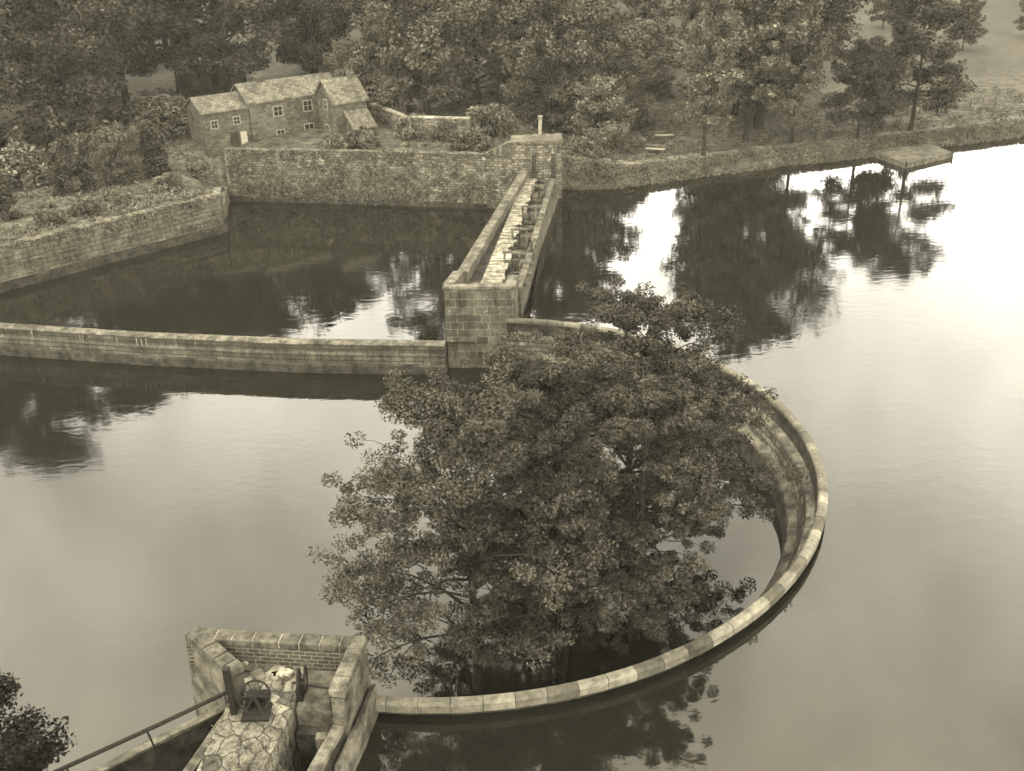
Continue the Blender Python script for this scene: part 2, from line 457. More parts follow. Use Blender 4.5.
def drape(name, pts, width, mat, up=.05, z=None):
    """a strip laid over the terrain"""
    b = MB(); P = []
    for i in range(len(pts) - 1):
        a, c = Vector(pts[i]), Vector(pts[i + 1]); k = max(1, int((c - a).length / 1.2))
        P += [a + (c - a) * t / k for t in range(k)]
    P.append(Vector(pts[-1])); rows = []
    for i, q in enumerate(P):
        t = (P[min(i + 1, len(P) - 1)] - P[max(i - 1, 0)]).normalized(); nn = Vector((-t.y, t.x))
        ww = width * (.85 + .2 * math.sin(i * .9) + .1 * math.sin(i * 2.3)) / 2
        rows.append([(q.x + nn.x * ww * s, q.y + nn.y * ww * s, tz(q.x + nn.x * ww * s, q.y + nn.y * ww * s) + up) for s in (-1, -.33, .33, 1)])
    for i in range(len(rows) - 1):
        for j in range(3): b.face([rows[i][j], rows[i][j + 1], rows[i + 1][j + 1], rows[i + 1][j]])
    return tag(b.build(name, mat), kind='structure')
drape('bank_path', [(9, 101), (16, 103.2), (24, 105.6), (34, 109.5), (44, 113), (58, 118.5), (80, 125)], 2.0, path_m)
drape('farm_track', [(-75, 84), (-52, 96), (-42, 106), (-38, 116), (-42, 128), (-60, 142)], 3.2, path_m)
drape('clearing_path', [(8, 104), (14, 112), (15, 122), (8, 133)], 3.4, path_m)

# ---------------------------------------------------------------- quay walls of the upper pool
rnd = random.Random(5)
q = empty('quay_wall', (-40.9, 76.25, -3), 'weathered stone quay wall with a ragged top edge at the left of the pool', 'wall')
pth = [(-75, 42.4), (-58, 59.2), (-40.9, 76.25), (-33, 84.0), (-26.3, 90.6), (-26.8, 93.2)]
def dens(path, step=1.0):
    out = []
    for i in range(len(path) - 1):
        a, b = Vector(path[i]), Vector(path[i + 1]); k = max(1, int((b - a).length / step))
        out += [tuple(a + (b - a) * t / k) for t in range(k)]
    return out + [tuple(path[-1])]
MB().sweep(dens(pth), [(0, -3.4), (1.5, -3.4), (1.5, 2.45), (.12, 2.45), (.10, .45)], .03, rnd).build('wall', ashlar, q, weld=True)
MB().sweep(dens(pth), [(-.22, -3.4), (-.02, -3.4), (-.02, -.25), (-.18, -.3)], .06, rnd).build('footing', wet_shaded, q, weld=True)
MB().sweep(dens(pth[2:], .8), [(-.06, .95), (.05, .95), (.05, 1.08), (-.06, 1.08)], .04, rnd).build('string_course', stone, q)
MB().sweep(dens(pth, .8), [(.0, 2.46), (.6, 2.46), (.6, 2.62), (.0, 2.60)], .07, rnd).build('coping', stone, q, weld=True)

MB().sweep(dens([(-26.85, 93.25), (-28.4, 101.4)], .8), [(0, -3.4), (1.2, -3.4), (1.2, .55), (.1, .5)], .06, rnd).build('return_wall', rubble, q)
q = empty('retaining_wall', (-14, 98, -3), 'tall rubble retaining wall along the far side of the pool below the cottage', 'wall')
pth = [(-28.6, 101.45), (-14.2, 98.6), (-6.3, 96.7), (-1.8, 95.6)]
MB().sweep(dens(pth, .8), [(0, -3.4), (1.6, -3.4), (1.6, 4.1), (.55, 4.1), (.25, .6)], .06, rnd).build('wall', rubble, q)
MB().sweep(dens(pth, 1.2), [(.35, 4.11), (.8, 4.11), (.8, 4.22), (.35, 4.20)], .03, rnd).build('coping', stone, q)
MB().sweep(dens(pth, .8), [(-.3, -3.4), (-.02, -3.4), (.0, -.55), (-.25, -.65)], .07, rnd).build('footing', wet_shaded, q)

# far end tower where the sluice pier meets the bank
t = empty('gatehouse', (3.2, 96, -3), 'low square stone gatehouse with a flat top at the far end of the sluice pier', 'building')
MB().poly([(.6, 94.4), (5.4, 94.7), (5.5, 97.6), (.8, 97.4)], -3.2, 5.35).build('wall', rubble, t)
b = MB(); b.poly([(.5, 94.28), (5.5, 94.6), (5.6, 97.7), (.7, 97.5)], 5.36, 5.62); b.build('roof_slab', stone, t, .03)
for x0 in (2.75, 4.6):
    b = MB(); b.box((x0, 94.36 + .07 * (x0 - .6), 3.1), (.4, .16, 2.6)); b.build('door', dark_timber, t)
b = MB()
b.sweep([(-1.9, 95.6), (-.7, 95.2), (.55, 94.8)], [(0, -3.3), (1.2, -3.3), (1.2, 4.4), (.5, 4.4)])
b.build('flared_wing', rubble, t)
b = MB()
b.face([(-1.9, 95.9, 4.3), (.58, 95.1, 4.4), (.58, 95.1, 5.55), (-.2, 95.35, 5.1), (-1.0, 95.6, 4.75)])
b.face([(-1.9, 96.6, 4.3), (-1.0, 96.3, 4.75), (-.2, 96.05, 5.1), (.58, 95.8, 5.55), (.58, 95.8, 4.4)])
for a_, c_ in (((-1.9, 4.3), (-1.0, 4.75)), ((-1.0, 4.75), (-.2, 5.1)), ((-.2, 5.1), (.58, 5.55))):
    ya, yb = 95.9 - (a_[0] + 1.9) * .32, 95.9 - (c_[0] + 1.9) * .32
    b.face([(a_[0], ya, a_[1]), (c_[0], yb, c_[1]), (c_[0], yb + .7, c_[1]), (a_[0], ya + .7, a_[1])])
b.build('swept_parapet', rubble, t)

# ---------------------------------------------------------------- straight weir at the left
wr = empty('straight_weir', (-25, 67, -3), 'long low stone weir wall with a pale rounded top crossing to the left edge', 'weir')
pth = [(-4.45, 62.9), (-14.9, 64.1), (-26, 66.1), (-38.1, 68.9), (-60, 73.4), (-95, 80.3)][::-1]
MB().sweep(dens(pth, .8), [(.2, -3.3), (.2, -.98), (-.5, -.98), (-.42, -1.7), (-.42, -3.3)], .012, rnd).build('wall', banded, wr)
b = MB(); b.sweep(dens(pth, .8), [(-.56, -.97), (-.6, -.88), (-.45, -.78), (-.2, -.73), (.1, -.76), (.26, -.84), (.26, -.97)][::-1], .012, rnd); b.build('rounded_coping', stone, wr, weld=True)
MB().sweep(dens(pth, .8), [(-.62, -3.3), (-.43, -3.3), (-.43, -1.5), (-.60, -1.62)], .012, rnd).build('ledge', banded, wr)
MB().sweep(dens(pth, .8), [(-.78, -3.3), (-.63, -3.3), (-.63, -2.3), (-.76, -2.4)], .03, rnd).build('footing', wet_shaded, wr)
for px, ln in ((20, .55), (72, .45), (75, .7), (112, .6), (133, .8), (138, .8), (143, .8), (174, .5), (194, .3)):
    c = G(px, 345, -1.2)
    y = 66.1 + (c.x + 26) * -.231 if c.x < -26 else 64.1 + (c.x + 14.9) * -.18
    b = MB(); b.box((c.x, y - .52, -1.0 - ln / 2), (.06, .05, ln)); b.build('lime_streak', pale_stone, wr)

# ---------------------------------------------------------------- the curved weir
cw = empty('curved_weir', (RC.x, RC.y, -3.2), 'great semicircular stone weir wall sweeping around the trees', 'weir')
def ring(name, prof, mat, jit=0.0, n=110, **k):
    b = MB(); pr = [(o, z) for o, z in prof]
    ang = [A0 + (A1 - A0) * i / n for i in range(n + 1)]
    path = [(RC.x + 17.0 * math.cos(a), RC.y + 17.0 * math.sin(a)) for a in ang]
    b.sweep(path, [(r - 17.0, z) for r, z in pr], jit, rnd)
    return b.build(name, mat, cw, **k)
ring('outer_face', [(17.72, -3.2), (18.02, -3.2), (18.0, .42), (17.72, .42)][::-1], wet_shaded)
ring('coping', [(17.76, .45), (18.03, .45), (18.03, .30), (18.2, .28), (18.2, .6), (18.08, .70), (17.84, .70), (17.75, .62)][::-1], cope, .008, 130, weld=True)
ring('upper_face', [(17.7, -.35), (17.8, -.35), (17.8, .44), (17.72, .44)][::-1], wet_shaded)  # shade under the coping put into the dark stone colour
ring('upper_ledge', [(17.30, -.46), (17.74, -.36), (17.74, -.75), (17.28, -.75)], stone, .025, 130)
ring('stepped_face', [(16.95, -1.45), (17.30, -.5), (17.78, -.5), (17.78, -3.3), (16.95, -3.3)], weir_inner)
ring('lower_ledge', [(16.55, -1.62), (16.98, -1.42), (16.98, -1.9), (16.5, -1.9)], concrete, .04, 130)
ring('footing', [(16.45, -1.75), (16.97, -1.75), (16.97, -3.3), (16.40, -3.3)], wet_shaded, .03)

# ---------------------------------------------------------------- sluice pier running to the far bank
sp = empty('sluice_pier', (-2, 64, -3.2), 'long narrow stone sluice pier with a tall square stone front end', 'pier')
TL, TR = (-4.4, 63.3), (.35, 63.0)
b = MB(); b.poly([(-4.4, 63.3), (.35, 63.0), (.75, 66.3), (-3.6, 66.6)], -3.3, 2.2); b.build('front_block', pier_stone, sp, .04)
MB().poly([(-3.9, 66.62), (.7, 66.32), (5.0, 94.2), (.75, 94.3)], -3.3, 1.55).build('pier_body', ashlar, sp)
# front parapet with returns
b = MB()
b.poly([(-4.38, 63.32), (.32, 63.02), (.38, 63.5), (-4.25, 63.78)], 2.21, 2.82)
b.poly([(-4.37, 63.82), (-3.9, 63.8), (-3.15, 66.3), (-3.75, 66.4)], 2.21, 2.82)
b.poly([(-.15, 63.55), (.37, 63.53), (.62, 65.2), (.1, 65.3)], 2.21, 2.82)
b.build('front_parapet', pier_stone, sp)
b = MB()
b.poly([(-4.52, 63.18), (.42, 62.88), (.5, 63.55), (-4.3, 63.85)], 2.83, 3.06)
b.poly([(-4.5, 63.87), (-3.8, 63.84), (-3.05, 66.3), (-3.85, 66.45)], 2.83, 3.05)
b.poly([(-.25, 63.6), (.49, 63.57), (.7, 65.2), (.0, 65.3)], 2.83, 3.04)
b.build('front_coping', stone, sp, .04)
LP = [(-3.45, 66.4), (-1.75, 76), (.3, 87), (1.6, 94.2)]
MB().sweep(dens(LP, 1.2), [(-.55, 1.56), (0, 1.56), (0, 2.85), (-.55, 2.85)], .012, rnd).build('left_parapet', ashlar, sp)
MB().sweep(dens(LP, 1.2), [(-.65, 2.86), (.1, 2.86), (.1, 3.04), (-.65, 3.04)], .012, rnd).build('left_coping', stone, sp)
# walkway of pale worn slabs with gaps
b = MB(); bb = MB()
prev = 0
yy = 64.0
while yy < 93.8:
    f = (yy - 64) / 30
    xl = (-2.1 + f * 4.0) if yy < 93.8 else 0
    wdt = 1.55 - .35 * f + rnd.uniform(-.12, .12); ln = rnd.uniform(.5, .85)
    z = 2.24 + rnd.uniform(-.03, .03)
    b.box((xl + wdt / 2 - .1, yy + ln / 2, z), (wdt, ln - rnd.choice((.05, .06, .16)), .14), R(-7), .96)
    yy += ln
b.build('walkway_slabs', pale_stone, sp, .02)
MB().poly([(-3.1, 66.5), (-.9, 66.4), (3.2, 94.1), (1.2, 94.1)], 1.57, 2.1).build('walkway_bed', wet_shaded, sp)
RP = [(.55, 65.3), (1.0, 68.5), (2.0, 76), (3.3, 86), (4.4, 94.3)]
MB().sweep(dens(RP, 1.0), [(-.28, -.6), (.12, -.6), (.12, 1.95), (-.28, 1.95)], .02, rnd).build('right_wall', ashlar, sp)
MB().sweep(dens(RP, 1.0), [(-.34, 1.96), (.14, 1.96), (.14, 2.1), (-.34, 2.1)], .03, rnd).build('right_coping', stone, sp)
b = MB()
b.tube([(.0, 65.4, 2.15), (.5, 68.4, 2.9), (.5, 68.45, 2.2)], .05); b.build('brace_rod', iron, sp)
for i in range(13):
    b = MB(); b.box((.75 + i * .20, 66.8 + i * 2.1, 1.75), (1.5, .3, .25), R(-7)); b.build('cross_beam', timber, sp)

# sluice gate frames standing on the pier
def gate_frame(label):
    r0 = empty('sluice_gate_frame', (0, 0, 0), label, 'sluice gear', 'sluice gate frames along the pier')
    for s in (-1, 1):
        b = MB(); b.box((s * .55, 0, .75), (.15, .2, 1.5)); b.build('post', timber, r0, .015)
    b = MB(); b.box((0, 0, 1.55), (1.35, .22, .16)); b.build('head_beam', timber, r0, .02)
    b = MB(); b.box((0, .14, .45), (.95, .08, .9)); b.build('gate_board', stone, r0)
    b = MB(); b.tube([(0, 0, .2), (0, 0, 2.0)], .04, 8); b.torus((0, 0, 1.85), .26, .035, (0, 0, 1), 18); b.box((0, 0, 1.85), (.5, .05, .05)); b.build('lifting_screw', iron, r0)
    return r0
gf = gate_frame('nearest sluice gate frame on the pier, right behind its front end')
spots = [(.3, 69.8, 0), (.95, 75.2, 1), (1.9, 81.5, 2), (2.95, 88.0, 3)]
nm = ['', 'second sluice gate frame along the pier from its front end', 'third sluice gate frame along the pier, beyond the middle', 'farthest sluice gate frame on the pier, close to the gatehouse']
for x, y, i in spots:
    o = gf if i == 0 else copy_tree(gf)
    if i: o['label'] = nm[i]
    o.location = (x, y, 1.58); o.rotation_euler = (0, 0, R(-9))
wl = empty('pier_winding_gear', (1.75, 72.9, 2.1), 'small upright iron winding wheel on the right wall of the pier', 'wheel')
MB().torus((1.75, 72.9, 2.6), .42, .05, (1, .3, 0), 20).build('rim', iron, wl)
b = MB(); b.box((1.75, 72.9, 2.6), (.05, .05, .84)); b.box((1.75, 72.9, 2.6), (.05, .84, .05), R(18)); b.build('spokes', iron, wl)
b = MB(); b.box((1.75, 72.9, 2.14), (.3, .3, .3)); b.build('pedestal', stone, wl)

# ---------------------------------------------------------------- near sluice platform (bottom left)
PZ = 2.1
pf = empty('sluice_platform', (-9, 27, -3.2), 'near sluice platform with brick parapet, crazy paving and a gate slot', 'platform')
aTL, aTR = Vector((-12.05, 28.8)), Vector((-5.48, 27.95))
# back parapet
MB().sweep([(-11.95, 28.55), (-5.75, 27.75)], [(-.32, PZ), (.12, -3.2), (.12, 2.87), (-.32, 2.87)]).build('back_parapet', brick, pf)
b = MB(); x0 = -11.3; L = 5.4; d = Vector((6.2, -.8)).normalized(); pos_ = 0.35; i = 0
while pos_ < 6.0:
    ln = [.72, .62, .78, .98, .74, .74, .72, .62][i % 8]
    ln = min(ln, 6.12 - pos_)
    c = Vector((-11.95, 28.55)) + d * (pos_ + ln / 2) + Vector((.01, -.06))
    b.box((c.x, c.y, 3.03 + rnd.uniform(-.01, .01)), (ln - .05, .56, .3), math.atan2(d.y, d.x)); pos_ += ln; i += 1
b.build('back_coping', dark_cope, pf, .035)
b = MB(); b.sweep([(-11.85, 28.52), (-5.8, 27.72)], [(-.27, 2.885), (.22, 2.885), (.22, 3.14), (-.27, 3.14)]); b.build('coping_bed', pale_stone, pf)
# left wing wall
lw = [(-12.0, 28.7), (-9.75, 26.45)]
MB().sweep(dens(lw, .6), [(-.55, -3.2), (.1, -3.2), (.25, 2.86), (-.15, 2.86)], .02, rnd).build('left_wing', concrete, pf)
b = MB(); d = (Vector(lw[1]) - Vector(lw[0])).normalized(); pos_ = .1
for ln in (.62, .66, .72, .6, .5):
    c = Vector(lw[0]) + d * (pos_ + ln / 2) + Vector((.05, .05))
    b.box((c.x, c.y, 3.02 + rnd.uniform(-.015, .015)), (ln - .04, .58, .3), math.atan2(d.y, d.x)); pos_ += ln
b.build('left_coping', dark_cope, pf, .04)
# right wing wall with outer plinth
rw = [(-5.7, 27.95), (-6.15, 25.25)]
MB().sweep(dens(rw, .6), [(-.22, -3.2), (.22, -3.2), (.22, 2.86), (-.22, 2.86)], .015, rnd).build('right_wing', concrete, pf)
b = MB(); d = (Vector(rw[1]) - Vector(rw[0])).normalized(); pos_ = -.1
for ln in (.7, .66, .72, .74):
    c = Vector(rw[0]) + d * (pos_ + ln / 2)
    b.box((c.x, c.y, 3.02 + rnd.uniform(-.015, .015)), (ln - .03, .56, .3), math.atan2(d.y, d.x)); pos_ += ln
b.build('right_coping', stone, pf, .04)
p1 = [(-5.42, 27.6), (-5.7, 26), (-6.2, 23.9)]
MB().sweep(dens(p1, .6), [(-.05, -3.2), (.2, -3.2), (.2, 1.35), (.0, 1.25)], .02, rnd).build('outer_plinth', stone, pf)
rt = [(-6.2, 25.2), (-7.1, 22.0), (-9.4, 14.0)]
MB().sweep(dens(rt, .8), [(-.2, -3.2), (.2, -3.2), (.2, 1.5), (-.2, 1.5)], .02, rnd).build('gate_side_wall', wet_shaded, pf)  # darkness of the gate pit put into the wall colour
MB().sweep(dens(rt, .8), [(-.2, 1.51), (.18, 1.51), (.18, 1.72), (-.2, 1.72)], .02, rnd).build('gate_side_timber', timber, pf)
# paving block
pav = [(-10.2, 26.7), (-10.2, 14.0), (-9.2, 14.0), (-8.05, 23.0), (-7.8, 27.9), (-11.0, 28.3)]
MB().poly([(-11.6, 28.2), (-10.0, 26.5), (-10.35, 23.0), (-10.9, 14.0), (-9.5, 14.0), (-8.35, 22.6), (-7.75, 25.6), (-7.7, 27.9)], -3.2, PZ).build('paving', crazy, pf)
MB().poly([(-7.69, 25.75), (-6.0, 25.5), (-5.85, 27.6), (-7.69, 27.9)], -3.2, PZ - .12).build('gate_floor', concrete, pf)
MB().poly([(-7.7, 25.3), (-6.2, 25.15), (-6.16, 25.48), (-7.68, 25.72)], -.9, 1.3).build('gate_sill', wet_shaded, pf)
b = MB(); b.box((-6.75, 24.9, -.7), (.34, .3, 4.6)); b.build('gate_pillar', concrete, pf)
b = MB(); b.box((-7.35, 24.2, -1.2), (.9, .18, 3.6)); b.build('gate', dark_timber, pf)
for y in (23.4, 22.2, 20.9):
    b = MB(); b.box((-7.6 - (24 - y) * .25, y, 1.2 - (24 - y) * .15), (1.6, .18, .2), R(5)); b.build('strut', dark_timber, pf)
# channel side wall to the left of the paving
MB().sweep(dens([(-9.95, 26.3), (-11.0, 22.6), (-13.5, 14)], .8), [(-.17, -3.2), (.17, -3.2), (.17, 1.75), (-.17, 1.75)], .02, rnd).build('channel_wall', stone, pf)
# raised edging stones and rubble on the paving
for k in range(10):
    b = MB(); a = G(rnd.uniform(238, 290), rnd.uniform(662, 700), PZ)
    b.box((a.x, a.y, PZ + .05), (rnd.uniform(.25, .5), rnd.uniform(.2, .45), .12), rnd.uniform(0, 3), .8)
    b.build('loose_slab', pale_stone, pf, .03)

# wall and handrail running off to the lower left
lwall = empty('channel_wall', (-13, 22, -3.2), 'low dark channel wall running from the platform to the lower left', 'wall')
a, c = G(232, 704, 1.0), G(90, 776, 1.0); e = c + (c - a) * 1.2
MB().sweep(dens([(a.x, a.y), (c.x, c.y), (e.x, e.y)], .6), [(-.28, -3.3), (.2, -3.3), (.12, 1.0), (-.22, 1.0)], .03, rnd).build('wall', wet_shaded, lwall)
MB().sweep(dens([(a.x, a.y), (c.x, c.y), (e.x, e.y)], .5), [(-.12, 1.01), (.17, 1.01), (.17, 1.1), (-.12, 1.12)], .03, rnd).build('coping', stone, lwall)
hr = empty('handrail', (-12, 24, 1.1), 'thin dark iron handrail above the channel wall at the lower left', 'handrail')
a, c = G(236, 688, 2.1), G(66, 767, 2.1); e = c + (c - a) * .9
MB().tube([a, a.lerp(c, .5) + Vector((0, 0, -.03)), c, e], .075, 8).build('rail', iron, hr)
b = MB()
for tt in (.08, .55, 1.0, 1.5):
    q_ = a.lerp(c, tt) if tt <= 1 else c + (c - a) * (tt - 1)
    MB().tube([(q_.x, q_.y, 2.14), (q_.x + .25, q_.y - .1, .9)], .035, 6).build('post', iron, hr)

# sluice winch: rack post, spoked wheel, gears
wi = empty('sluice_winch', (-9.75, 26.1, PZ), 'dark iron winch with a spoked hand wheel and rack post on the paving', 'winch')
bx_, by_ = -9.72, 25.55
b = MB(); b.box((bx_, by_, PZ + .6), (.2, .24, 2.7)); b.box((bx_, by_, PZ - .6), (.42, .34, 1.2)); b.build('rack_post', iron, wi, .01)
b = MB(); wc = Vector((-9.0, 25.7, PZ + .55)); ax = Vector((.35, -.72, .62)).normalized()
b.torus(wc, .52, .035, ax, 30, 6); b.build('hand_wheel', iron, wi)
b = MB(); a1 = ax.orthogonal().normalized(); a2 = ax.cross(a1)
for k in range(3):
    v_ = (a1 * math.cos(k * 1.047) + a2 * math.sin(k * 1.047)) * .52
    b.tube([wc - v_, wc + v_], .022, 6)
b.tube([wc - ax * .5, wc + ax * .1], .05, 8); b.build('wheel_spokes', iron, wi)
b = MB(); b.tube([wc - ax * .45 + Vector((-.25, 0, -.05)), wc - ax * .45 + Vector((.5, .1, -.05))], .2, 14)
b.tube([wc - ax * .45 + Vector((-.6, 0, -.2)), wc - ax * .45 + Vector((-.4, .0, -.2))], .3, 16)
b.tube([(bx_, by_, PZ + .5), wc - ax * .45], .06, 8)
b.build('gear', iron, wi)
b = MB(); b.tube([(-9.1, 25.9, PZ), wc - ax * .4], .07); b.tube([(-8.5, 25.1, PZ), wc - ax * .3], .06); b.tube([(-9.35, 25.2, PZ), wc - ax * .4], .06); b.box((-8.95, 25.5, PZ + .05), (.9, .8, .1)); b.build('frame', iron, wi)
w2 = empty('winding_gear', (-7.6, 26.6, PZ), 'iron gate wheel standing edge-on over the gate slot with a shaft to the right wall', 'wheel')
c2 = Vector((-7.62, 26.35, PZ + .52))
MB().torus(c2, .46, .045, (1, .12, 0), 28).build('rim', iron, w2)
MB().torus(c2 + Vector((.22, .1, .06)), .42, .035, (1, .12, 0), 28).build('rim', iron, w2)
b = MB()
for k in range(3):
    v_ = Vector((0, math.cos(k * 1.047), math.sin(k * 1.047))) * .45
    b.tube([c2 - v_, c2 + v_], .025)
b.build('wheel_spokes', iron, w2)
MB().tube([c2 - Vector((.2, 0, 0)), (-6.25, 25.95, PZ + .5)], .045, 8).build('shaft', iron, w2)
b = MB(); b.box((-6.38, 25.75, PZ - .35), (.22, .26, 1.7)); b.build('bearing_post', iron, w2, .01)
b = MB(); b.box((c2.x, c2.y, PZ + .12), (.22, .5, .5)); b.build('bearing_block', iron, w2, .01)
# ---------------------------------------------------------------- cottage and outbuildings
hs = empty('cottage', (-26, 106, 3), 'long stone cottage with a pale slate roof and a gabled wing above the pool', 'house')
fd = Vector((10.3, 7.0)).normalized(); fn = Vector((-fd.y, fd.x))       # along the front, and away from the camera
A = Vector((-30.4, 103.3))
def P2(s, d): v = A + fd * s + fn * d; return (v.x, v.y)
def gable(prefix, s0, s1, d0, d1, z0, ze, zr, along=True, over=.25):
    """gabled block in the cottage's own axes; ridge along the front if along"""
    b = MB()
    c = [P2(s0, d0), P2(s1, d0), P2(s1, d1), P2(s0, d1)]
    q = [(c[i], c[(i + 1) % 4]) for i in range(4)]
    for a_, b_ in q: b.quadm((*a_, z0), (*b_, z0), (*b_, ze), (*a_, ze))
    if along:
        dm = (d0 + d1) / 2; r0, r1 = P2(s0, dm), P2(s1, dm)
        b.face([(*c[3], ze), (*c[0], ze), (*r0, zr)], [(0, ze), (d1 - d0, ze), ((d1 - d0) / 2, zr)])
        b.face([(*c[1], ze), (*c[2], ze), (*r1, zr)], [(0, ze), (d1 - d0, ze), ((d1 - d0) / 2, zr)])
    else:
        sm = (s0 + s1) / 2; r0, r1 = P2(sm, d0), P2(sm, d1)
        b.face([(*c[0], ze), (*c[1], ze), (*r0, zr)], [(0, ze), (s1 - s0, ze), ((s1 - s0) / 2, zr)])
        b.face([(*c[2], ze), (*c[3], ze), (*r1, zr)], [(0, ze), (s1 - s0, ze), ((s1 - s0) / 2, zr)])
    b.build('wall', house_stone, hs)
    b = MB(); th = .16
    if along:
        sl = (zr - ze) / ((d1 - d0) / 2)
        for sg, de in ((1, d0 - over), (-1, d1 + over)):
            e0, e1 = (*P2(s0 - over, de), ze - over * sl), (*P2(s1 + over, de), ze - over * sl)
            t0, t1 = (*P2(s0 - over, dm), zr), (*P2(s1 + over, dm), zr)
            up = Vector((0, 0, th))
            E0, E1, T0, T1 = map(Vector, (e0, e1, t0, t1))
            for f_ in ((E0 + up, E1 + up, T1 + up, T0 + up), (E0, E1, E1 + up, E0 + up), (E1, T1, T1 + up, E1 + up), (T0, E0, E0 + up, T0 + up)): b.quadm(*f_)
    else:
        sl = (zr - ze) / ((s1 - s0) / 2)
        for se in (s0 - over, s1 + over):
            e0, e1 = (*P2(se, d0 - over), ze - over * sl), (*P2(se, d1 + over), ze - over * sl)
            t0, t1 = (*P2(sm, d0 - over), zr), (*P2(sm, d1 + over), zr)
            up = Vector((0, 0, th))
            E0, E1, T0, T1 = map(Vector, (e0, e1, t0, t1))
            for f_ in ((E0 + up, E1 + up, T1 + up, T0 + up), (E0, E1, E1 + up, E0 + up), (E0, T0, T0 + up, E0 + up), (T1, E1, E1 + up, T1 + up)): b.quadm(*f_)
    return b.build('roof', slate, hs)
r1 = gable('low', 0, 4.9, .3, 5.2, 2.4, 7.45, 8.6)
r2 = gable('main', 4.9, 15.2, 0, 5.2, 2.4, 7.9, 9.4)
# wing in the turned axes: a gable facing front-right
def block(pts, z0, z1, mat, name, par=hs): return MB().poly(pts, z0, z1).build(name, mat, par)
wA = Vector(P2(12.5, .2)); wdv = Vector((.56, -.83)); wr_ = Vector((.83, .56))
w4 = [wA, wA + wdv * 4.8, wA + wdv * 4.8 + wr_ * 3.6, wA + wr_ * 3.6]
b = MB()
for i in range(4): b.quadm((*w4[i], 2.2), (*w4[(i + 1) % 4], 2.2), (*w4[(i + 1) % 4], 7.6), (*w4[i], 7.6))
for i, j in ((0, 1), (2, 3)):
    mm_ = (w4[i] + w4[j]) / 2
    b.face([(*w4[i], 7.6), (*w4[j], 7.6), (*mm_, 9.5)], [(0, 0), (5.4, 0), (2.7, 2.7)])
b.build('wall', house_stone, hs)
b = MB(); ma_, mb_ = (w4[0] + w4[1]) / 2 - wr_ * .3, (w4[2] + w4[3]) / 2 + wr_ * .3
for a_, b_, sg in ((w4[0], w4[3], -1), (w4[1], w4[2], 1)):
    a_ = a_ - wr_ * .3 + wdv * .25 * sg; b_ = b_ + wr_ * .3 + wdv * .25 * sg
    for up in (0, .16):
        b.quadm((*a_, 7.37 + up), (*b_, 7.37 + up), (*mb_, 9.52 + up), (*ma_, 9.52 + up))
    b.quadm((*a_, 7.37), (*b_, 7.37), (*b_, 7.53), (*a_, 7.53)); b.quadm((*a_, 7.37), (*ma_, 9.52), (*ma_, 9.68), (*a_, 7.53))
b.build('roof', slate, hs)
# lean-to extensions at the right
l0 = w4[1] + wdv * .02; L4 = [l0 + wr_ * 1.0, l0 + wdv * 1.9 + wr_ * 1.0, l0 + wdv * 1.9 + wr_ * 3.4, l0 + wr_ * 3.4]
b = MB(); zz = [6.4, 5.0, 5.0, 6.4]
for i in range(4):
    j = (i + 1) % 4; b.face([(*L4[i], 2.2), (*L4[j], 2.2), (*L4[j], zz[j]), (*L4[i], zz[i])], [(0, 0), (3, 0), (3, zz[j]), (0, zz[i])])
b.build('lean_to_wall', house_stone, hs)
b = MB(); ex = [L4[0] - wr_ * .2, L4[1] - wr_ * .2 + wdv * .25, L4[2] + wr_ * .2 + wdv * .25, L4[3] + wr_ * .2]
for up in (.02, .16): b.quadm(*[(*ex[i], [6.42, 4.88, 4.88, 6.42][i] + up) for i in range(4)])
for i in range(4):
    j = (i + 1) % 4; zs = [6.42, 4.88, 4.88, 6.42]; b.quadm((*ex[i], zs[i] + .02), (*ex[j], zs[j] + .02), (*ex[j], zs[j] + .16), (*ex[i], zs[i] + .16))
b.build('lean_to_roof', slate, hs)
# chimneys
def chimney(pt, z0, z1, s=.9):
    b = MB(); b.box((pt[0], pt[1], (z0 + z1) / 2), (s, s * .7, z1 - z0), math.atan2(fd.y, fd.x)); o = b.build('chimney', house_stone, hs)
    b = MB(); b.box((pt[0], pt[1], z1 + .08), (s * 1.2, s * .9, .15), math.atan2(fd.y, fd.x))
    for k in (-.22, .22): b.tube([(pt[0] + fd.x * k, pt[1] + fd.y * k, z1 + .15), (pt[0] + fd.x * k, pt[1] + fd.y * k, z1 + .55)], .12, 8)
    b.build('chimney_pot', stone, o)
chimney(P2(7.4, 2.7), 8.6, 9.95, 1.0); 
m_ = (ma_ + mb_) / 2; chimney((mb_.x - .6, mb_.y - .4), 8.8, 9.9, .7)
# windows and door on the front (normal = -fn)
ang = math.atan2(fd.y, fd.x)
def window(s, z, wd, ht, front=True, d=0.0, base=None, dirv=None, nrm=None):
    if base is None: c = Vector(P2(s, d - .04)); dv, a_ = fd, ang
    else: c = base + dirv * s + nrm * .04; dv, a_ = dirv, math.atan2(dirv.y, dirv.x)
    f = MB(); t = .11
    for k in (-1, 1): f.box((c.x + dv.x * k * (wd / 2), c.y + dv.y * k * (wd / 2), z), (t, .14, ht + t), a_)
    for k in (-1, 1): f.box((c.x, c.y, z + k * ht / 2), (wd - t, .14, t), a_)
    f.box((c.x, c.y, z), (.06, .1, ht - t), a_); f.box((c.x, c.y, z + .02), (wd - t, .11, .05), a_)
    fo = f.build('window', frame_m, hs)
    g_ = MB(); g_.box((c.x, c.y, z), (wd - .05, .05, ht - .05), a_); g_.build('pane', glass_m, fo)
window(1.1, 6.2, .7, .8, d=.3); window(3.5, 6.3, .7, .8, d=.3)
window(8.0, 6.7, 1.0, 1.0); window(8.0, 4.3, .9, .9)
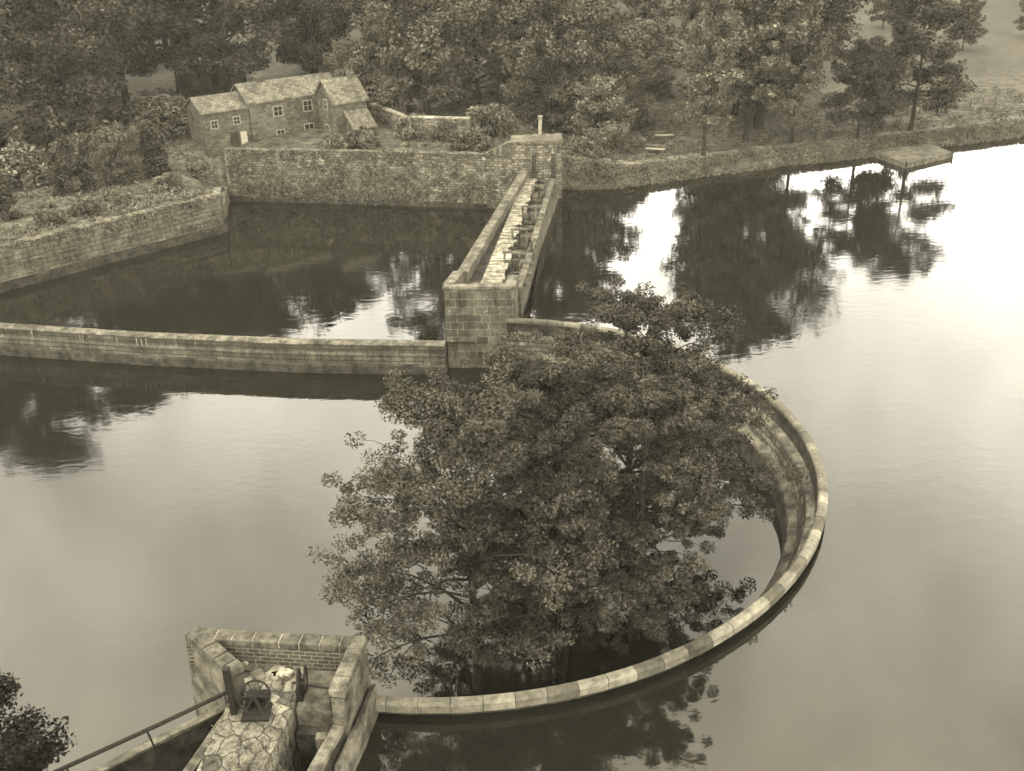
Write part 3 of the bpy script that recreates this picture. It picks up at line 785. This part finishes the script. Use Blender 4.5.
window(11.4, 6.8, 1.0, 1.1); window(11.3, 4.35, 1.1, 1.15)
nw = Vector((-.83, -.56))
window(2.6, 7.1, .75, 1.0, base=w4[0], dirv=wdv, nrm=nw); window(2.4, 4.4, .9, 1.1, base=w4[0], dirv=wdv, nrm=nw)
dp = Vector(P2(3.0, .22)); b = MB(); b.box((dp.x, dp.y, 4.3), (.85, .12, 1.9), ang); dr = b.build('door', dark_timber, hs)
dp = Vector(P2(4.0, .18)); b = MB(); b.box((dp.x, dp.y, 4.45), (.7, .1, 1.3), ang); b.build('door', white, hs)
# garden wall to the right of the cottage
gw = empty('garden_wall', (-9, 104, 3), 'stone garden wall behind the lawn right of the cottage', 'wall')
gp = [tuple(G(372, 120, 4.2).xy), tuple(G(405, 134, 4.2).xy), tuple(G(470, 136, 4.2).xy)]
MB().sweep(dens(gp, .9), [(0, 3.4), (.5, 3.4), (.5, 5.9), (0, 5.9)], .03, rnd).build('wall', rubble, gw)
MB().sweep(dens(gp, .9), [(-.06, 5.91), (.56, 5.91), (.56, 6.05), (-.06, 6.05)], .02, rnd).build('coping', pale_stone, gw)

def shed(name, px, py, wd, dp_, ht, label, roofm, wallm, rz=.4):
    zz = 4.2; c = G(px, py, zz); zz = tz(c.x, c.y); c = G(px, py, zz)
    r_ = empty(name, (c.x, c.y, zz - .2), label, 'building')
    def W(x, y, z): return (c.x + x * math.cos(rz) - y * math.sin(rz), c.y + x * math.sin(rz) + y * math.cos(rz), z)
    X, Y = wd / 2, dp_ / 2; z0 = zz - .2; ze = zz + ht; zr = ze + dp_ * .38
    b = MB()
    for a_, b_ in (((-X, -Y), (X, -Y)), ((X, -Y), (X, Y)), ((X, Y), (-X, Y)), ((-X, Y), (-X, -Y))): b.quadm(W(*a_, z0), W(*b_, z0), W(*b_, ze), W(*a_, ze))
    b.face([W(-X, -Y, ze), W(-X, 0, zr), W(-X, Y, ze)]); b.face([W(X, -Y, ze), W(X, Y, ze), W(X, 0, zr)])
    b.build('wall', wallm, r_)
    b = MB()
    for s in (-1, 1):
        for up in (0, .12): b.quadm(W(-X - .2, s * (Y + .2), ze - .12 + up), W(X + .2, s * (Y + .2), ze - .12 + up), W(X + .2, 0, zr + up), W(-X - .2, 0, zr + up))
        b.quadm(W(-X - .2, s * (Y + .2), ze - .12), W(X + .2, s * (Y + .2), ze - .12), W(X + .2, s * (Y + .2), ze), W(-X - .2, s * (Y + .2), ze))
        for e_ in (-X - .2, X + .2): b.quadm(W(e_, s * (Y + .2), ze - .12), W(e_, 0, zr), W(e_, 0, zr + .12), W(e_, s * (Y + .2), ze))
    b.build('roof', roofm, r_)
    b = MB(); b.box(W(0, -Y - .02, z0 + .2 + min(1.8, ht) / 2), (min(.9, wd * .4), .08, min(1.8, ht * .9)), rz); b.build('door', dark_timber, r_)
    return r_, W, zr
r_, W, zr = shed('garden_hut', 408, 112, 1.6, 1.6, 1.1, 'tiny garden hut with a pale roof and finial behind the garden wall', white, stone, .3)
MB().tube([W(0, .1, zr - .1), W(0, .1, zr + .9)], .12, 8).build('finial', white, r_)
shed('barn', 214, 84, 8, 5, 3, 'pale roofed barn half hidden by trees behind the cottage', pale_stone, house_stone, .35)
shed('outhouse', 388, 101, 3.6, 3.2, 2.4, 'small dark outhouse attached behind the right end of the cottage', slate, house_stone, .6)

# glazed cold frame at the far left
c = G(40, 182, 2.8); cf = empty('cold_frame', (c.x, c.y, 2.6), 'white glazed cold frame between the shrubs at the far left', 'cold frame')
b = MB(); b.box((c.x, c.y, 3.0), (3.0, 1.8, .9), R(20)); b.build('base', stone, cf)
b = MB(); b.box((c.x, c.y, 3.62), (3.1, 2.0, .06), R(20), rx=R(16)); b.build('glazing', pale_stone, cf)
b = MB()
for k in (-1.5, -.9, -.3, .3, .9, 1.5): b.box((c.x + k * math.cos(R(20)), c.y + k * math.sin(R(20)), 3.68), (.08, 2.06, .06), R(20), rx=R(16))
for k in (-1, 0, 1): b.box((c.x - math.sin(R(20)) * k * .98, c.y + math.cos(R(20)) * k * .98, 3.69 + k * .27), (3.14, .09, .06), R(20), rx=R(16))
b.build('glazing_bars', white, cf)

def picnic(px, py, rz, label):
    zz = 2; c = G(px, py, zz); zz = tz(c.x, c.y); c = G(px, py, zz)
    r_ = empty('bench', (c.x, c.y, zz), label, 'bench', 'pale benches in the clearing on the far bank')
    def at(x, y): return (c.x + x * math.cos(rz) - y * math.sin(rz), c.y + x * math.sin(rz) + y * math.cos(rz))
    b = MB(); b.box((*at(0, 0), zz + .46), (2.1, .5, .07), rz); b.build('seat', white, r_, .01)
    for s in (-1, 1):
        b = MB(); b.box((*at(s * .8, 0), zz + .2), (.1, .42, .46), rz); b.build('leg', timber, r_)
    b = MB(); b.box((*at(0, .26), zz + .78), (2.1, .06, .22), rz); b.box((*at(-.8, .26), zz + .6), (.08, .05, .5), rz); b.box((*at(.8, .26), zz + .6), (.08, .05, .5), rz); b.build('backrest', timber, r_, .01)
picnic(664, 139, R(-3), 'pale bench farther from the water in the clearing on the far bank')
picnic(655, 153, R(-22), 'pale tilted bench nearer the water in the clearing on the far bank')

# landing stage at the right
ls = empty('landing_stage', (43, 106, -1), 'square wooden landing stage floating against the right bank', 'jetty')
cs = [G(872, 152, .45), G(906, 164, .45), G(953, 153, .45), G(922, 141, .45)]
cs = [(v_.x, v_.y) for v_ in cs]
b = MB(); n_ = 13
for i in range(n_):
    t0, t1 = i / n_, (i + .93) / n_
    L_ = lambda a_, b_, t: (a_[0] + (b_[0] - a_[0]) * t, a_[1] + (b_[1] - a_[1]) * t)
    b.poly([L_(cs[0], cs[3], t0), L_(cs[1], cs[2], t0), L_(cs[1], cs[2], t1), L_(cs[0], cs[3], t1)], .42, .5)
b.build('deck', timber, ls)
b = MB(); b.sweep([cs[0], cs[1], cs[2]], [(-.06, -.1), (.1, -.1), (.1, .54), (-.06, .54)]); b.build('edge_beam', timber, ls)
b = MB(); b.poly([L_(cs[0], cs[2], .06), L_(cs[1], cs[3], .06), L_(cs[2], cs[0], .06), L_(cs[3], cs[1], .06)], -.4, .41); b.build('float', dark_timber, ls)
for c_ in cs[1:3]:
    b = MB(); b.tube([(c_[0], c_[1], -1), (c_[0], c_[1], .75)], .09, 8); b.build('post', dark_timber, ls)

gp_ = G(543, 133, 5.5); c = Vector((3.6, 100.2, 4)); b = MB()
gpst = empty('gate_post', (c.x, c.y, 2.5), 'white post standing just behind the gatehouse', 'post')
b.box((c.x, c.y, 4.6), (.34, .34, 4.2)); b.build('shaft', pale_stone, gpst, .03)
b = MB(); b.box((c.x, c.y, 6.77), (.46, .46, .14)); b.build('cap', pale_stone, gpst)
def post_line(name, p0, p1, nseg, h, label):
    r_ = empty(name, (*p0, tz(*p0)), label, 'fence')
    pts = []
    for i in range(nseg + 1):
        x = p0[0] + (p1[0] - p0[0]) * i / nseg; y = p0[1] + (p1[1] - p0[1]) * i / nseg; z = tz(x, y); pts.append((x, y, z))
        b = MB(); b.box((x, y, z + h / 2 - .1), (.12, .12, h + .2)); b.build('post', timber, r_)
    for k in (.45, .9):
        b = MB(); b.tube([(x, y, z + h * k) for x, y, z in pts], .035, 4); b.build('rail', timber, r_)
post_line('bank_fence', (36, 118), (62, 128), 14, 1.1, 'low rail fence behind the two lone trees on the right bank')

# ---------------------------------------------------------------- vegetation
def quads_to_mesh(name, C, U_, V_, mat):
    """leaf faces: centre C, half axes U_, V_ as n x 3 arrays"""
    n = len(C)
    a = C - U_; b = C - V_ * .8 + U_ * .15; c = C + U_; d = C + V_ * .8 + U_ * .15
    V = np.stack([a, b, c, d], 1).reshape(-1, 3)
    me = bpy.data.meshes.new(name)
    me.vertices.add(len(V)); me.vertices.foreach_set('co', V.ravel().astype(np.float32))
    me.loops.add(n * 4); me.loops.foreach_set('vertex_index', np.arange(n * 4, dtype=np.int32))
    me.polygons.add(n); me.polygons.foreach_set('loop_start', (np.arange(n) * 4).astype(np.int32))
    me.update(calc_edges=True); me.materials.append(mat)
    return me
def leaves(rs, centres, sig, n, size, flat=.5, up=.6):
    """n leaves scattered round clump centres"""
    k = rs.randint(0, len(centres), n)
    S = np.array([c[3] for c in centres])[k][:, None]
    C = np.array([c[:3] for c in centres])[k]
    off = rs.normal(0, 1, (n, 3)); off /= np.maximum(.3, np.linalg.norm(off, axis=1))[:, None]
    off *= (rs.uniform(.15, 1.0, (n, 1)) ** .5)
    off[:, 2] *= flat
    C = C + off * S
    nr = rs.normal(0, 1, (n, 3)); nr[:, 2] = np.abs(nr[:, 2]) + up; nr += off * .5
    nr /= np.linalg.norm(nr, axis=1)[:, None]
    t = rs.normal(0, 1, (n, 3)); t -= nr * (t * nr).sum(1)[:, None]; t /= np.linalg.norm(t, axis=1)[:, None]
    b = np.cross(nr, t)
    s = size * rs.uniform(.6, 1.3, (n, 1))
    return C, t * s * .5, b * s * .36
def make_tree(name, seed, h, cr, cb, nlimb, nleaf, leaf, lmat, lean=(0, 0), prof='round', flat=.5, clump=.2, trunk_r=None, up_ang=(5, 40), nsub=6, loc=(0, 0, 0), label='', cat='tree', group=None, bare=None):
    rs = np.random.RandomState(seed); rr = random.Random(seed)
    root = empty(name, loc, label, cat, group)
    b = MB(); tr = trunk_r or h * .018 + .05
    def tp(t):
        return Vector((lean[0] * t * t + .12 * math.sin(t * 5 + seed) * h * .05, lean[1] * t * t + .12 * math.cos(t * 4 + seed) * h * .05, h * t))
    N = 9
    b.tube([tp(i / N * .96) - Vector((0, 0, .6 if i == 0 else 0)) for i in range(N + 1)], [tr * (1.35 if i == 0 else 1) * (1 - i / N * .88) for i in range(N + 1)], 8)
    cl = []
    for i in range(nlimb):
        u = (i + rr.random() * .8) / nlimb
        t = cb + (1 - cb) * u * .97
        if prof == 'round': L = cr * (math.sin(math.pi * min(1, .18 + .80 * u)) ** .6)
        elif prof == 'oval': L = cr * (max(0, 1 - (1.75 * (u - .38)) ** 2) ** .5 * .85 + .12)
        elif prof == 'cone': L = cr * (1.05 - u) ** .8
        else: L = cr * (.35 + .65 * math.sin(math.pi * (.22 + u * .72)))
        L *= rr.uniform(.62, 1.2)
        az = i * 2.399 + rr.uniform(-.5, .5)
        if bare is not None and abs((az - bare + math.pi) % (2 * math.pi) - math.pi) < .62: L *= .42
        el = R(up_ang[0] + (up_ang[1] - up_ang[0]) * u + rr.uniform(-10, 12))
        p0 = tp(t); d = Vector((math.cos(az) * math.cos(el), math.sin(az) * math.cos(el), math.sin(el)))
        pts = [p0 + d * L * k + Vector((0, 0, (-.16 * k * k + .06 * math.sin(k * 4)) * L)) for k in (0, .25, .5, .75, 1)]
        r0 = tr * (1 - t * .85) * .5
        b.tube(pts, [r0, r0 * .75, r0 * .5, r0 * .3, r0 * .12], 5)
        cl.append((*pts[4], clump * cr * .8)); cl.append((*pts[3], clump * cr * .9))
        for j in range(nsub):
            k = .3 + .68 * (j + rr.random()) / nsub
            q0 = p0 + d * L * k + Vector((0, 0, -.16 * k * k * L))
            sd_ = az + (1 if j % 2 else -1) * rr.uniform(.5, 1.2)
            l2 = L * rr.uniform(.22, .42) * (1.25 - k * .5)
            e2 = el * .4 + rr.uniform(-.25, .35)
            d2 = Vector((math.cos(sd_) * math.cos(e2), math.sin(sd_) * math.cos(e2), math.sin(e2)))
            q1 = q0 + d2 * l2
            b.tube([q0, (q0 + q1) / 2 + Vector((0, 0, .03 * L)), q1], [r0 * .35, r0 * .22, r0 * .08], 4)
            cl.append((*q1, clump * cr * rr.uniform(.6, 1.0)))
            if rr.random() < .6: cl.append((*((q0 + q1) / 2), clump * cr * rr.uniform(.5, .8)))
    cl.append((*tp(.97), clump * cr))
    tk = b.build('trunk', bark, root)
    # the builder works in local space, so undo the parent offset
    if any(loc): tk.data.transform(Matrix.Translation(Vector(loc)))
    me = quads_to_mesh('crown', *leaves(rs, cl, None, nleaf, leaf, flat), lmat)
    o = bpy.data.objects.new('crown', me); COL.objects.link(o); o.parent = root
    return root
def make_bush(name, seed, rx, rz_, nleaf, leaf, lmat, loc=(0, 0, 0), label='', prof='round', cat='shrub', group=None):
    rs = np.random.RandomState(seed); rr = random.Random(seed)
    root = empty(name, loc, label, cat, group)
    b = MB(); cl = []
    for i in range(26):
        az = rr.uniform(0, 6.283); u = rr.random() ** .5
        if prof == 'cone':
            zt = rr.random(); rad = rx * (1 - zt) * .8 * rr.uniform(.7, 1.1); z = zt * rz_ * .95 + .15
        else:
            zt = rr.uniform(.08, .85); rad = rx * math.sqrt(max(0, 1 - (zt * 1.1 - .25) ** 2)) * u * .9; z = zt * rz_
        q1 = Vector((math.cos(az) * rad, math.sin(az) * rad, z))
        if i < 9: b.tube([(0, 0, -.3), q1 * .5 + Vector((0, 0, .1)), q1], [.07, .05, .02], 4)
        cl.append((*q1, rx * rr.uniform(.22, .42)))
    tk = b.build('stem', bark, root)
    if any(loc): tk.data.transform(Matrix.Translation(Vector(loc)))
    me = quads_to_mesh('foliage', *leaves(rs, cl, None, nleaf, leaf, .8), lmat)
    o = bpy.data.objects.new('foliage', me); COL.objects.link(o); o.parent = root
    return root

# the grove standing in the curved weir
NL = 68000
GA = dict(flat=.7, clump=.10, nsub=8)
make_tree('alder', 11, 12.6, 5.9, .13, 42, 85000, .135, leaf_near, (-1.0, .2), 'round', trunk_r=.22, up_ang=(12, 52), loc=(-1.7, 31.8, -3.1), label='tall alder nearest the left of the grove, its dark trunk showing against the leaves', bare=R(-88), **GA)
make_tree('alder', 12, 11.8, 3.8, .17, 30, NL, .135, leaf_near, (.1, .4), 'tall', trunk_r=.2, up_ang=(5, 50), loc=(1.1, 32.2, -3.1), label='alder in the front middle of the grove with two bare stems above the weir', bare=R(-90), **GA)
make_tree('alder', 13, 12.4, 3.9, .17, 33, NL, .135, leaf_near, (.5, .2), 'round', trunk_r=.22, up_ang=(0, 45), loc=(5.0, 34.6, -3.1), label='broad dark alder at the front right of the grove', **GA)
make_tree('alder', 14, 13.2, 5.7, .16, 48, 130000, .14, leaf_near, (1.1, .3), 'round', trunk_r=.26, up_ang=(0, 40), loc=(5.2, 40.4, -3.1), label='tallest alder of the grove with the pale rounded top at its right rear', **GA)
make_tree('alder', 15, 11.7, 5.0, .16, 32, 75000, .14, leaf_near, (.3, .0), 'round', trunk_r=.24, up_ang=(0, 45), loc=(.4, 37.8, -3.1), label='alder at the rear middle of the grove below the straight pier', **GA)
b = MB(); b.tube([(1.75, 31.9, -3.3), (1.95, 31.95, 0), (1.9, 32.2, 3.2), (1.6, 32.5, 5.6)], [.12, .1, .07, .03], 7)
k_ = [o for o in bpy.data.objects if o.get('label', '').startswith('alder in the front middle')][0]
b.build('stem', bark, k_)
make_tree('foreground_tree', 21, 11.6, 3.4, .35, 26, 45000, .14, leaf_shaded, (0, 0), 'round', .5, .2, .2, (0, 45), 7, (-15.0, 19.6, -3.9), 'dark tree top poking in at the bottom left corner')

# distant trees: one of each kind, then copies
BG = {
 'broadleaf_tree': make_tree('broadleaf_tree', 31, 17, 5.8, .06, 42, 36000, .36, leaf_mid, (0, 0), 'oval', 1.0, .16, .32, (10, 60), 8),
 'dark_oak': make_tree('dark_oak', 32, 16, 6.6, .22, 42, 36000, .36, leaf_dark, (.4, 0), 'oval', 1.0, .16, .4, (10, 60), 8),
 'feathery_tree': make_tree('feathery_tree', 33, 18, 4.4, .15, 34, 22000, .32, leaf_pale, (.6, 0), 'oval', 1.0, .16, .22, (25, 70), 8),
 'round_tree': make_tree('round_tree', 34, 12, 4.5, .2, 34, 30000, .32, leaf_dark, (.2, 0), 'oval', 1.0, .18, .2, (-5, 60), 8),
 'willow_tree': make_tree('willow_tree', 35, 8, 4.2, .05, 30, 20000, .32, leaf_pale, (0, 0), 'oval', 1.0, .2, .2, (0, 55), 8),
}
SH_ = {
 'round_shrub': make_bush('round_shrub', 41, 1.6, 2.2, 3500, .3, leaf_mid),
 'conical_shrub': make_bush('conical_shrub', 42, 1.9, 4.6, 6000, .3, leaf_dark, prof='cone'),
 'pale_shrub': make_bush('pale_shrub', 43, 2.2, 2.6, 4500, .32, leaf_pale),
}
used = set(); prnd = random.Random(77)
def put(kind, x, y, label, group=None, s=1.0, rz=None, sz=None):
    src = BG.get(kind) or SH_[kind]
    o = src if kind not in used else copy_tree(src)
    used.add(kind)
    o.location = (x, y, tz(x, y) - .1)
    o.rotation_euler = (0, 0, prnd.uniform(0, 6.28) if rz is None else rz)
    o.scale = (s, s, sz or s)
    o['label'] = label; o['category'] = 'tree' if kind in BG else 'shrub'
    if group: o['group'] = group
    elif 'group' in o: del o['group']
    return o
# left bank
lg = 'tall dark trees on the left bank'; ll = 'one of the tall dark trees massed above the left bank beyond the track'
for x, y, k, s in ((-53, 101, 'dark_oak', 1.25), (-45.5, 110, 'dark_oak', 1.15), (-61, 98, 'dark_oak', 1.2), (-62, 116, 'broadleaf_tree', 1.1), (-72, 108, 'dark_oak', 1.15), (-46, 126, 'dark_oak', 1.2), (-56, 132, 'broadleaf_tree', 1.15), (-68, 136, 'dark_oak', 1.2), (-80, 146, 'dark_oak', 1.3), (-64, 152, 'dark_oak', 1.2), (-94, 150, 'dark_oak', 1.3), (-74, 166, 'broadleaf_tree', 1.3), (-48, 150, 'dark_oak', 1.2), (-100, 172, 'dark_oak', 1.4), ):
    put(k, x, y, ll, lg, s)
put('conical_shrub', -43.6, 84.8, 'dark conical shrub left of the cold frame at the left edge', None, 1.1)
put('conical_shrub', -40.2, 92.2, 'dark conical shrub right of the cold frame', None, 1.15)
put('conical_shrub', -34.5, 98.2, 'broad bushy evergreen in front of the left end of the cottage', None, 1.1)
put('conical_shrub', -45.5, 104.5, 'dark low bush on the lawn behind the cold frame', None, .95, sz=.6)
put('round_shrub', -38.6, 82.6, 'first small round shrub on the quay from the left edge', 'small round shrubs along the quay', .75)
put('round_shrub', -36.6, 85.2, 'second small round shrub on the quay from the left edge', 'small round shrubs along the quay', .75)
put('round_shrub', -34.0, 87.8, 'third small round shrub on the quay, before the pale scrub', 'small round shrubs along the quay', .7)
put('round_shrub', -30.2, 98.0, 'low round shrub at the foot of the cottage beside the quay corner', None, .8)
put('pale_shrub', -31.5, 92.2, 'ragged pale scrub on the quay near its right corner', None, .6)
put('pale_shrub', -17.2, 102.2, 'bushy scrub under the gable of the cottage', None, .8)
put('round_shrub', -14.6, 103.4, 'rounded bush at the right foot of the gabled wing', None, 1.0)
lb_ = 'one of the leafy bushes crowding the slope behind the left shrubs'
for x, y, k, sc in ((-47, 96, 'pale_shrub', 1.5), (-50.5, 92, 'round_shrub', 1.6), (-42.5, 100.5, 'pale_shrub', 1.3), (-38, 104, 'round_shrub', 1.5), (-52, 103, 'round_shrub', 1.8), (-47, 109, 'pale_shrub', 1.8), (-41, 112, 'round_shrub', 1.8), (-57, 108, 'round_shrub', 1.9), (-36.5, 110, 'pale_shrub', 1.6), (-50, 117, 'round_shrub', 2.0)):
    put(k, x, y, lb_, 'leafy bushes on the left slope', sc)
put('willow_tree', -37.2, 96.0, 'large loose grey bush left of the cottage beside the broad evergreen', None, .62)
# behind the cottage
lg = 'dark trees behind the cottage'; ll = 'one of the dark trees rising close behind the cottage roof'
for x, y, k, s in ((-33, 124, 'dark_oak', 1.2), (-23, 129, 'dark_oak', 1.12), (-40, 128, 'dark_oak', 1.4), (-26, 142, 'broadleaf_tree', 1.1), (-20, 160, 'dark_oak', 1.2)):
    put(k, x, y, ll, lg, s)
lg = 'mid grey trees right of the cottage'; ll = 'one of the leafy mid grey trees between the cottage and the gatehouse'
for x, y, k, s in ((-8.6, 116, 'broadleaf_tree', 1.22), (5.2, 113, 'broadleaf_tree', 1.1), (9.2, 117, 'broadleaf_tree', 1.15), (-3, 124, 'broadleaf_tree', .95), (-14, 128, 'willow_tree', 1.0), (-18, 122, 'willow_tree', .9), (-9, 132, 'willow_tree', 1.15), (2, 128, 'broadleaf_tree', 1.0), (4, 138, 'dark_oak', 1.1), (-16, 190, 'broadleaf_tree', 1.2), (-26, 192, 'dark_oak', 1.2), (-16, 150, 'willow_tree', 1.2), (-14, 168, 'willow_tree', 1.3), (4, 185, 'broadleaf_tree', 1.3)):
    put(k, x, y, ll, lg, s)
for x, y, s, lb_ in ((-6, 105.5, 1.0, 'rounded bush at the left behind the garden wall'), (-3.4, 102.2, 1.1, 'dense bush between the garden wall and the gatehouse'), (-1.4, 106.5, 1.2, 'big bush standing behind the left side of the gatehouse'), (8.6, 102.5, 1.0, 'bush at the right side of the gatehouse'), (11, 108, 1.1, 'bush beyond the path right of the gatehouse')):
    put('round_shrub' if s < 1.15 else 'pale_shrub', x, y, lb_, None, s)
put('pale_shrub', -9.5, 106.5, 'pale shrub midway along the garden wall', None, .9)
# right bank
put('feathery_tree', 20.8, 104.8, 'feathery tree with a thin dark trunk at the water edge beside the benches', None, .9)
put('willow_tree', 10.5, 109, 'low pale willow left of the benches behind the gatehouse', None, .85)
put('willow_tree', 14.5, 120, 'spreading pale willow directly behind the benches', None, .9)
put('feathery_tree', 26.5, 110.5, 'slim feathery tree just right of the thin trunked one on the bank', None, 1.3)
put('dark_oak', 29.5, 117, 'big dark oak in the middle of the right bank', None, 1.45)
put('broadleaf_tree', 28.5, 125, 'leafy tree behind the feathery pair on the right bank', None, 1.25)
put('feathery_tree', 31.4, 109.2, 'slender pale tree left of the two lone trees', None, .8)
put('round_tree', 38.6, 109.6, 'leaning lone tree with a bare trunk behind the landing stage', None, .85)
put('round_tree', 46.2, 114.0, 'round topped lone tree on a short trunk right of the leaning one', None, 1.25)
lg = 'trees in the wood behind the right bank'; ll = 'one of the trees in the wood behind the clearing on the right bank'
for x, y, k, s in ((13, 132, 'willow_tree', 1.0), (19, 136, 'willow_tree', 1.1), (11, 148, 'willow_tree', 1.3), (21, 152, 'willow_tree', 1.3), (30, 136, 'broadleaf_tree', 1.0), (35, 142, 'dark_oak', .9), (48, 156, 'broadleaf_tree', .6), (14, 185, 'broadleaf_tree', 1.0), (33, 192, 'dark_oak', 1.1), (44, 186, 'dark_oak', 1.1), (30, 225, 'dark_oak', 1.2), (8, 210, 'dark_oak', 1.3), (52, 200, 'broadleaf_tree', 1.0)):
    put(k, x, y, ll, lg, s)
lg = 'hedgerow trees on the field'; ll = 'one of the small hedgerow trees on the field at the upper right'
for x, y, k, s in ((70, 158, 'round_tree', .6), (84, 166, 'round_tree', .55), (96, 190, 'round_tree', .8), (112, 196, 'round_tree', .8), (128, 204, 'round_tree', .9), (76, 196, 'round_tree', .8), (90, 214, 'round_tree', .9), (108, 228, 'round_tree', 1.0), (64, 176, 'round_tree', .6), (104, 178, 'round_tree', .6)):
    put(k, x, y, ll, lg, s)

# loose vegetation, nobody could count it
def scatter(name, label, cat, pts, leaf, mat, seed, per=26, spread=.35, up=.35):
    rs = np.random.RandomState(seed)
    cl = [(x, y, z + up * .4, spread * rs.uniform(.5, 1.3)) for x, y, z in pts]
    me = quads_to_mesh(name, *leaves(rs, cl, None, per * len(cl), leaf, .7, .2), mat)
    o = bpy.data.objects.new(name, me); COL.objects.link(o)
    return tag(o, label, cat, kind='stuff')
rw_ = random.Random(9); P_ = []
for i in range(260):
    a_ = R(rw_.uniform(20, 84)); r_ = rw_.choice((17.45, 16.75, 16.5)) + rw_.uniform(-.15, .15)
    P_.append((RC.x + r_ * math.cos(a_), RC.y + r_ * math.sin(a_), {True: -.4}.get(r_ > 17.1, -1.6)))
scatter('weeds', 'tufts of weeds on the ledges at the far side of the curved weir', 'weeds', P_, .22, weed_m, 1)
P_ = []
for i in range(800):
    t_ = rw_.random(); x = -28 + 27 * t_; y = 101.3 - 5.7 * t_ + .1; z = rw_.choice((-.8, -.6, -.3, 0, .3, .9, 1.6, 2.4, 3.2, 3.9)) + rw_.uniform(-.3, .4)
    P_.append((x, y - .05 + max(0, z) * .06, z))
scatter('ivy', 'ragged ivy and scrub growing on the far rubble wall', 'ivy', P_, .22, weed_m, 2, 16, .4)
P_ = []
for i in range(900):
    t_ = rw_.random(); k_ = rw_.random()
    x, y = -75 + 49 * t_, 42.5 + 48 * t_
    P_.append((x - .9 - k_ * 3 * .7, y + .7 + k_ * 3 * .7, tz(x - .9 - k_ * 2.1, y + .7 + k_ * 2.1)))
scatter('rough_grass', 'rough grass and scrub along the top of the quay', 'grass', P_, .24, weed_m, 3, 14, .4)
P_ = []
for i in range(2600):
    s_ = rw_.random(); j = rw_.choice((5, 6, 7, 8, 9, 9, 10)); a_, b_ = SH[j], SH[j + 1]
    if j == 10: s_ *= .5
    x = a_[0] + (b_[0] - a_[0]) * s_ + rw_.uniform(-.2, .2); y = a_[1] + (b_[1] - a_[1]) * s_ + rw_.uniform(-.1, 2.6)
    P_.append((x, y, max(0, tz(x, y))))
scatter('bank_grass', 'overhanging grass and reeds along the edge of the right bank', 'grass', P_, .2, leaf_mid, 4, 22, .4)
P_ = []
for i in range(1500):
    x, y = rw_.uniform(-60, -28), rw_.uniform(76, 112)
    d_ = land_dist(np.array([x]), np.array([y]))[0][0]
    if d_ > 1.2 and roll(x, y, .35) > -.1: P_.append((x, y, tz(x, y)))
scatter('garden_scrub', 'rank scrub and long grass over the bank left of the cottage', 'scrub', P_, .26, leaf_pale, 7, 12, .5)
P_ = []
for i in range(420):
    t_ = rw_.random() ** .6; x, y = -60 + 33.8 * t_, 57.2 + 33.4 * t_
    P_.append((x - .02, y - .02, rw_.choice((.2, 1.1, 2.5, 2.6, 2.2, 1.7)) + rw_.uniform(-.2, .2)))
scatter('wall_plants', 'small plants rooted in the face of the quay wall', 'plants', P_, .2, weed_m, 8, 12, .3, .0)
P_ = []
for i in range(5000):
    x, y = rw_.uniform(-60, 70), rw_.uniform(98, 135)
    P_.append((x, y, tz(x, y)))
P_ = [q_ for q_ in P_ if land_dist(np.array([q_[0]]), np.array([q_[1]]))[0][0] > 2.0 and rw_.random() < .8 and not (-34 < q_[0] < -10 and q_[1] < 114)]
scatter('undergrowth', 'patchy undergrowth between the trees on the far bank', 'undergrowth', P_, .25, leaf_mid, 5, 20, .55)
P_ = []
for i in range(160): P_.append((rw_.choice((rw_.uniform(-10.3, -9.6), rw_.uniform(-8.7, -8.0), rw_.uniform(-10, -8))), rw_.uniform(22, 27.6), PZ))
P_ += [(rw_.uniform(-8.3, -7.9), rw_.uniform(23, 24.6), rw_.uniform(0, PZ)) for _ in range(30)]
scatter('moss_tufts', 'small tufts of weed in the joints of the near paving', 'weeds', P_, .06, leaf_mid, 6, 10, .1, .02)

# ---------------------------------------------------------------- haze
HZ = 0.00016
if HZ:
    m = bpy.data.materials.new('haze'); m.use_nodes = True; n = m.node_tree
    n.nodes.remove(n.nodes['Principled BSDF']); v_ = n.nodes.new('ShaderNodeVolumePrincipled')
    v_.inputs['Color'].default_value = (.92, .87, .70, 1); v_.inputs['Density'].default_value = HZ; v_.inputs['Anisotropy'].default_value = .2
    n.links.new(v_.outputs[0], n.nodes['Material Output'].inputs['Volume'])
    b = MB(); b.box((10, 410, 38), (1500, 1080, 90)); tag(b.build('haze', m), 'pale even haze over the valley', 'haze', kind='stuff')
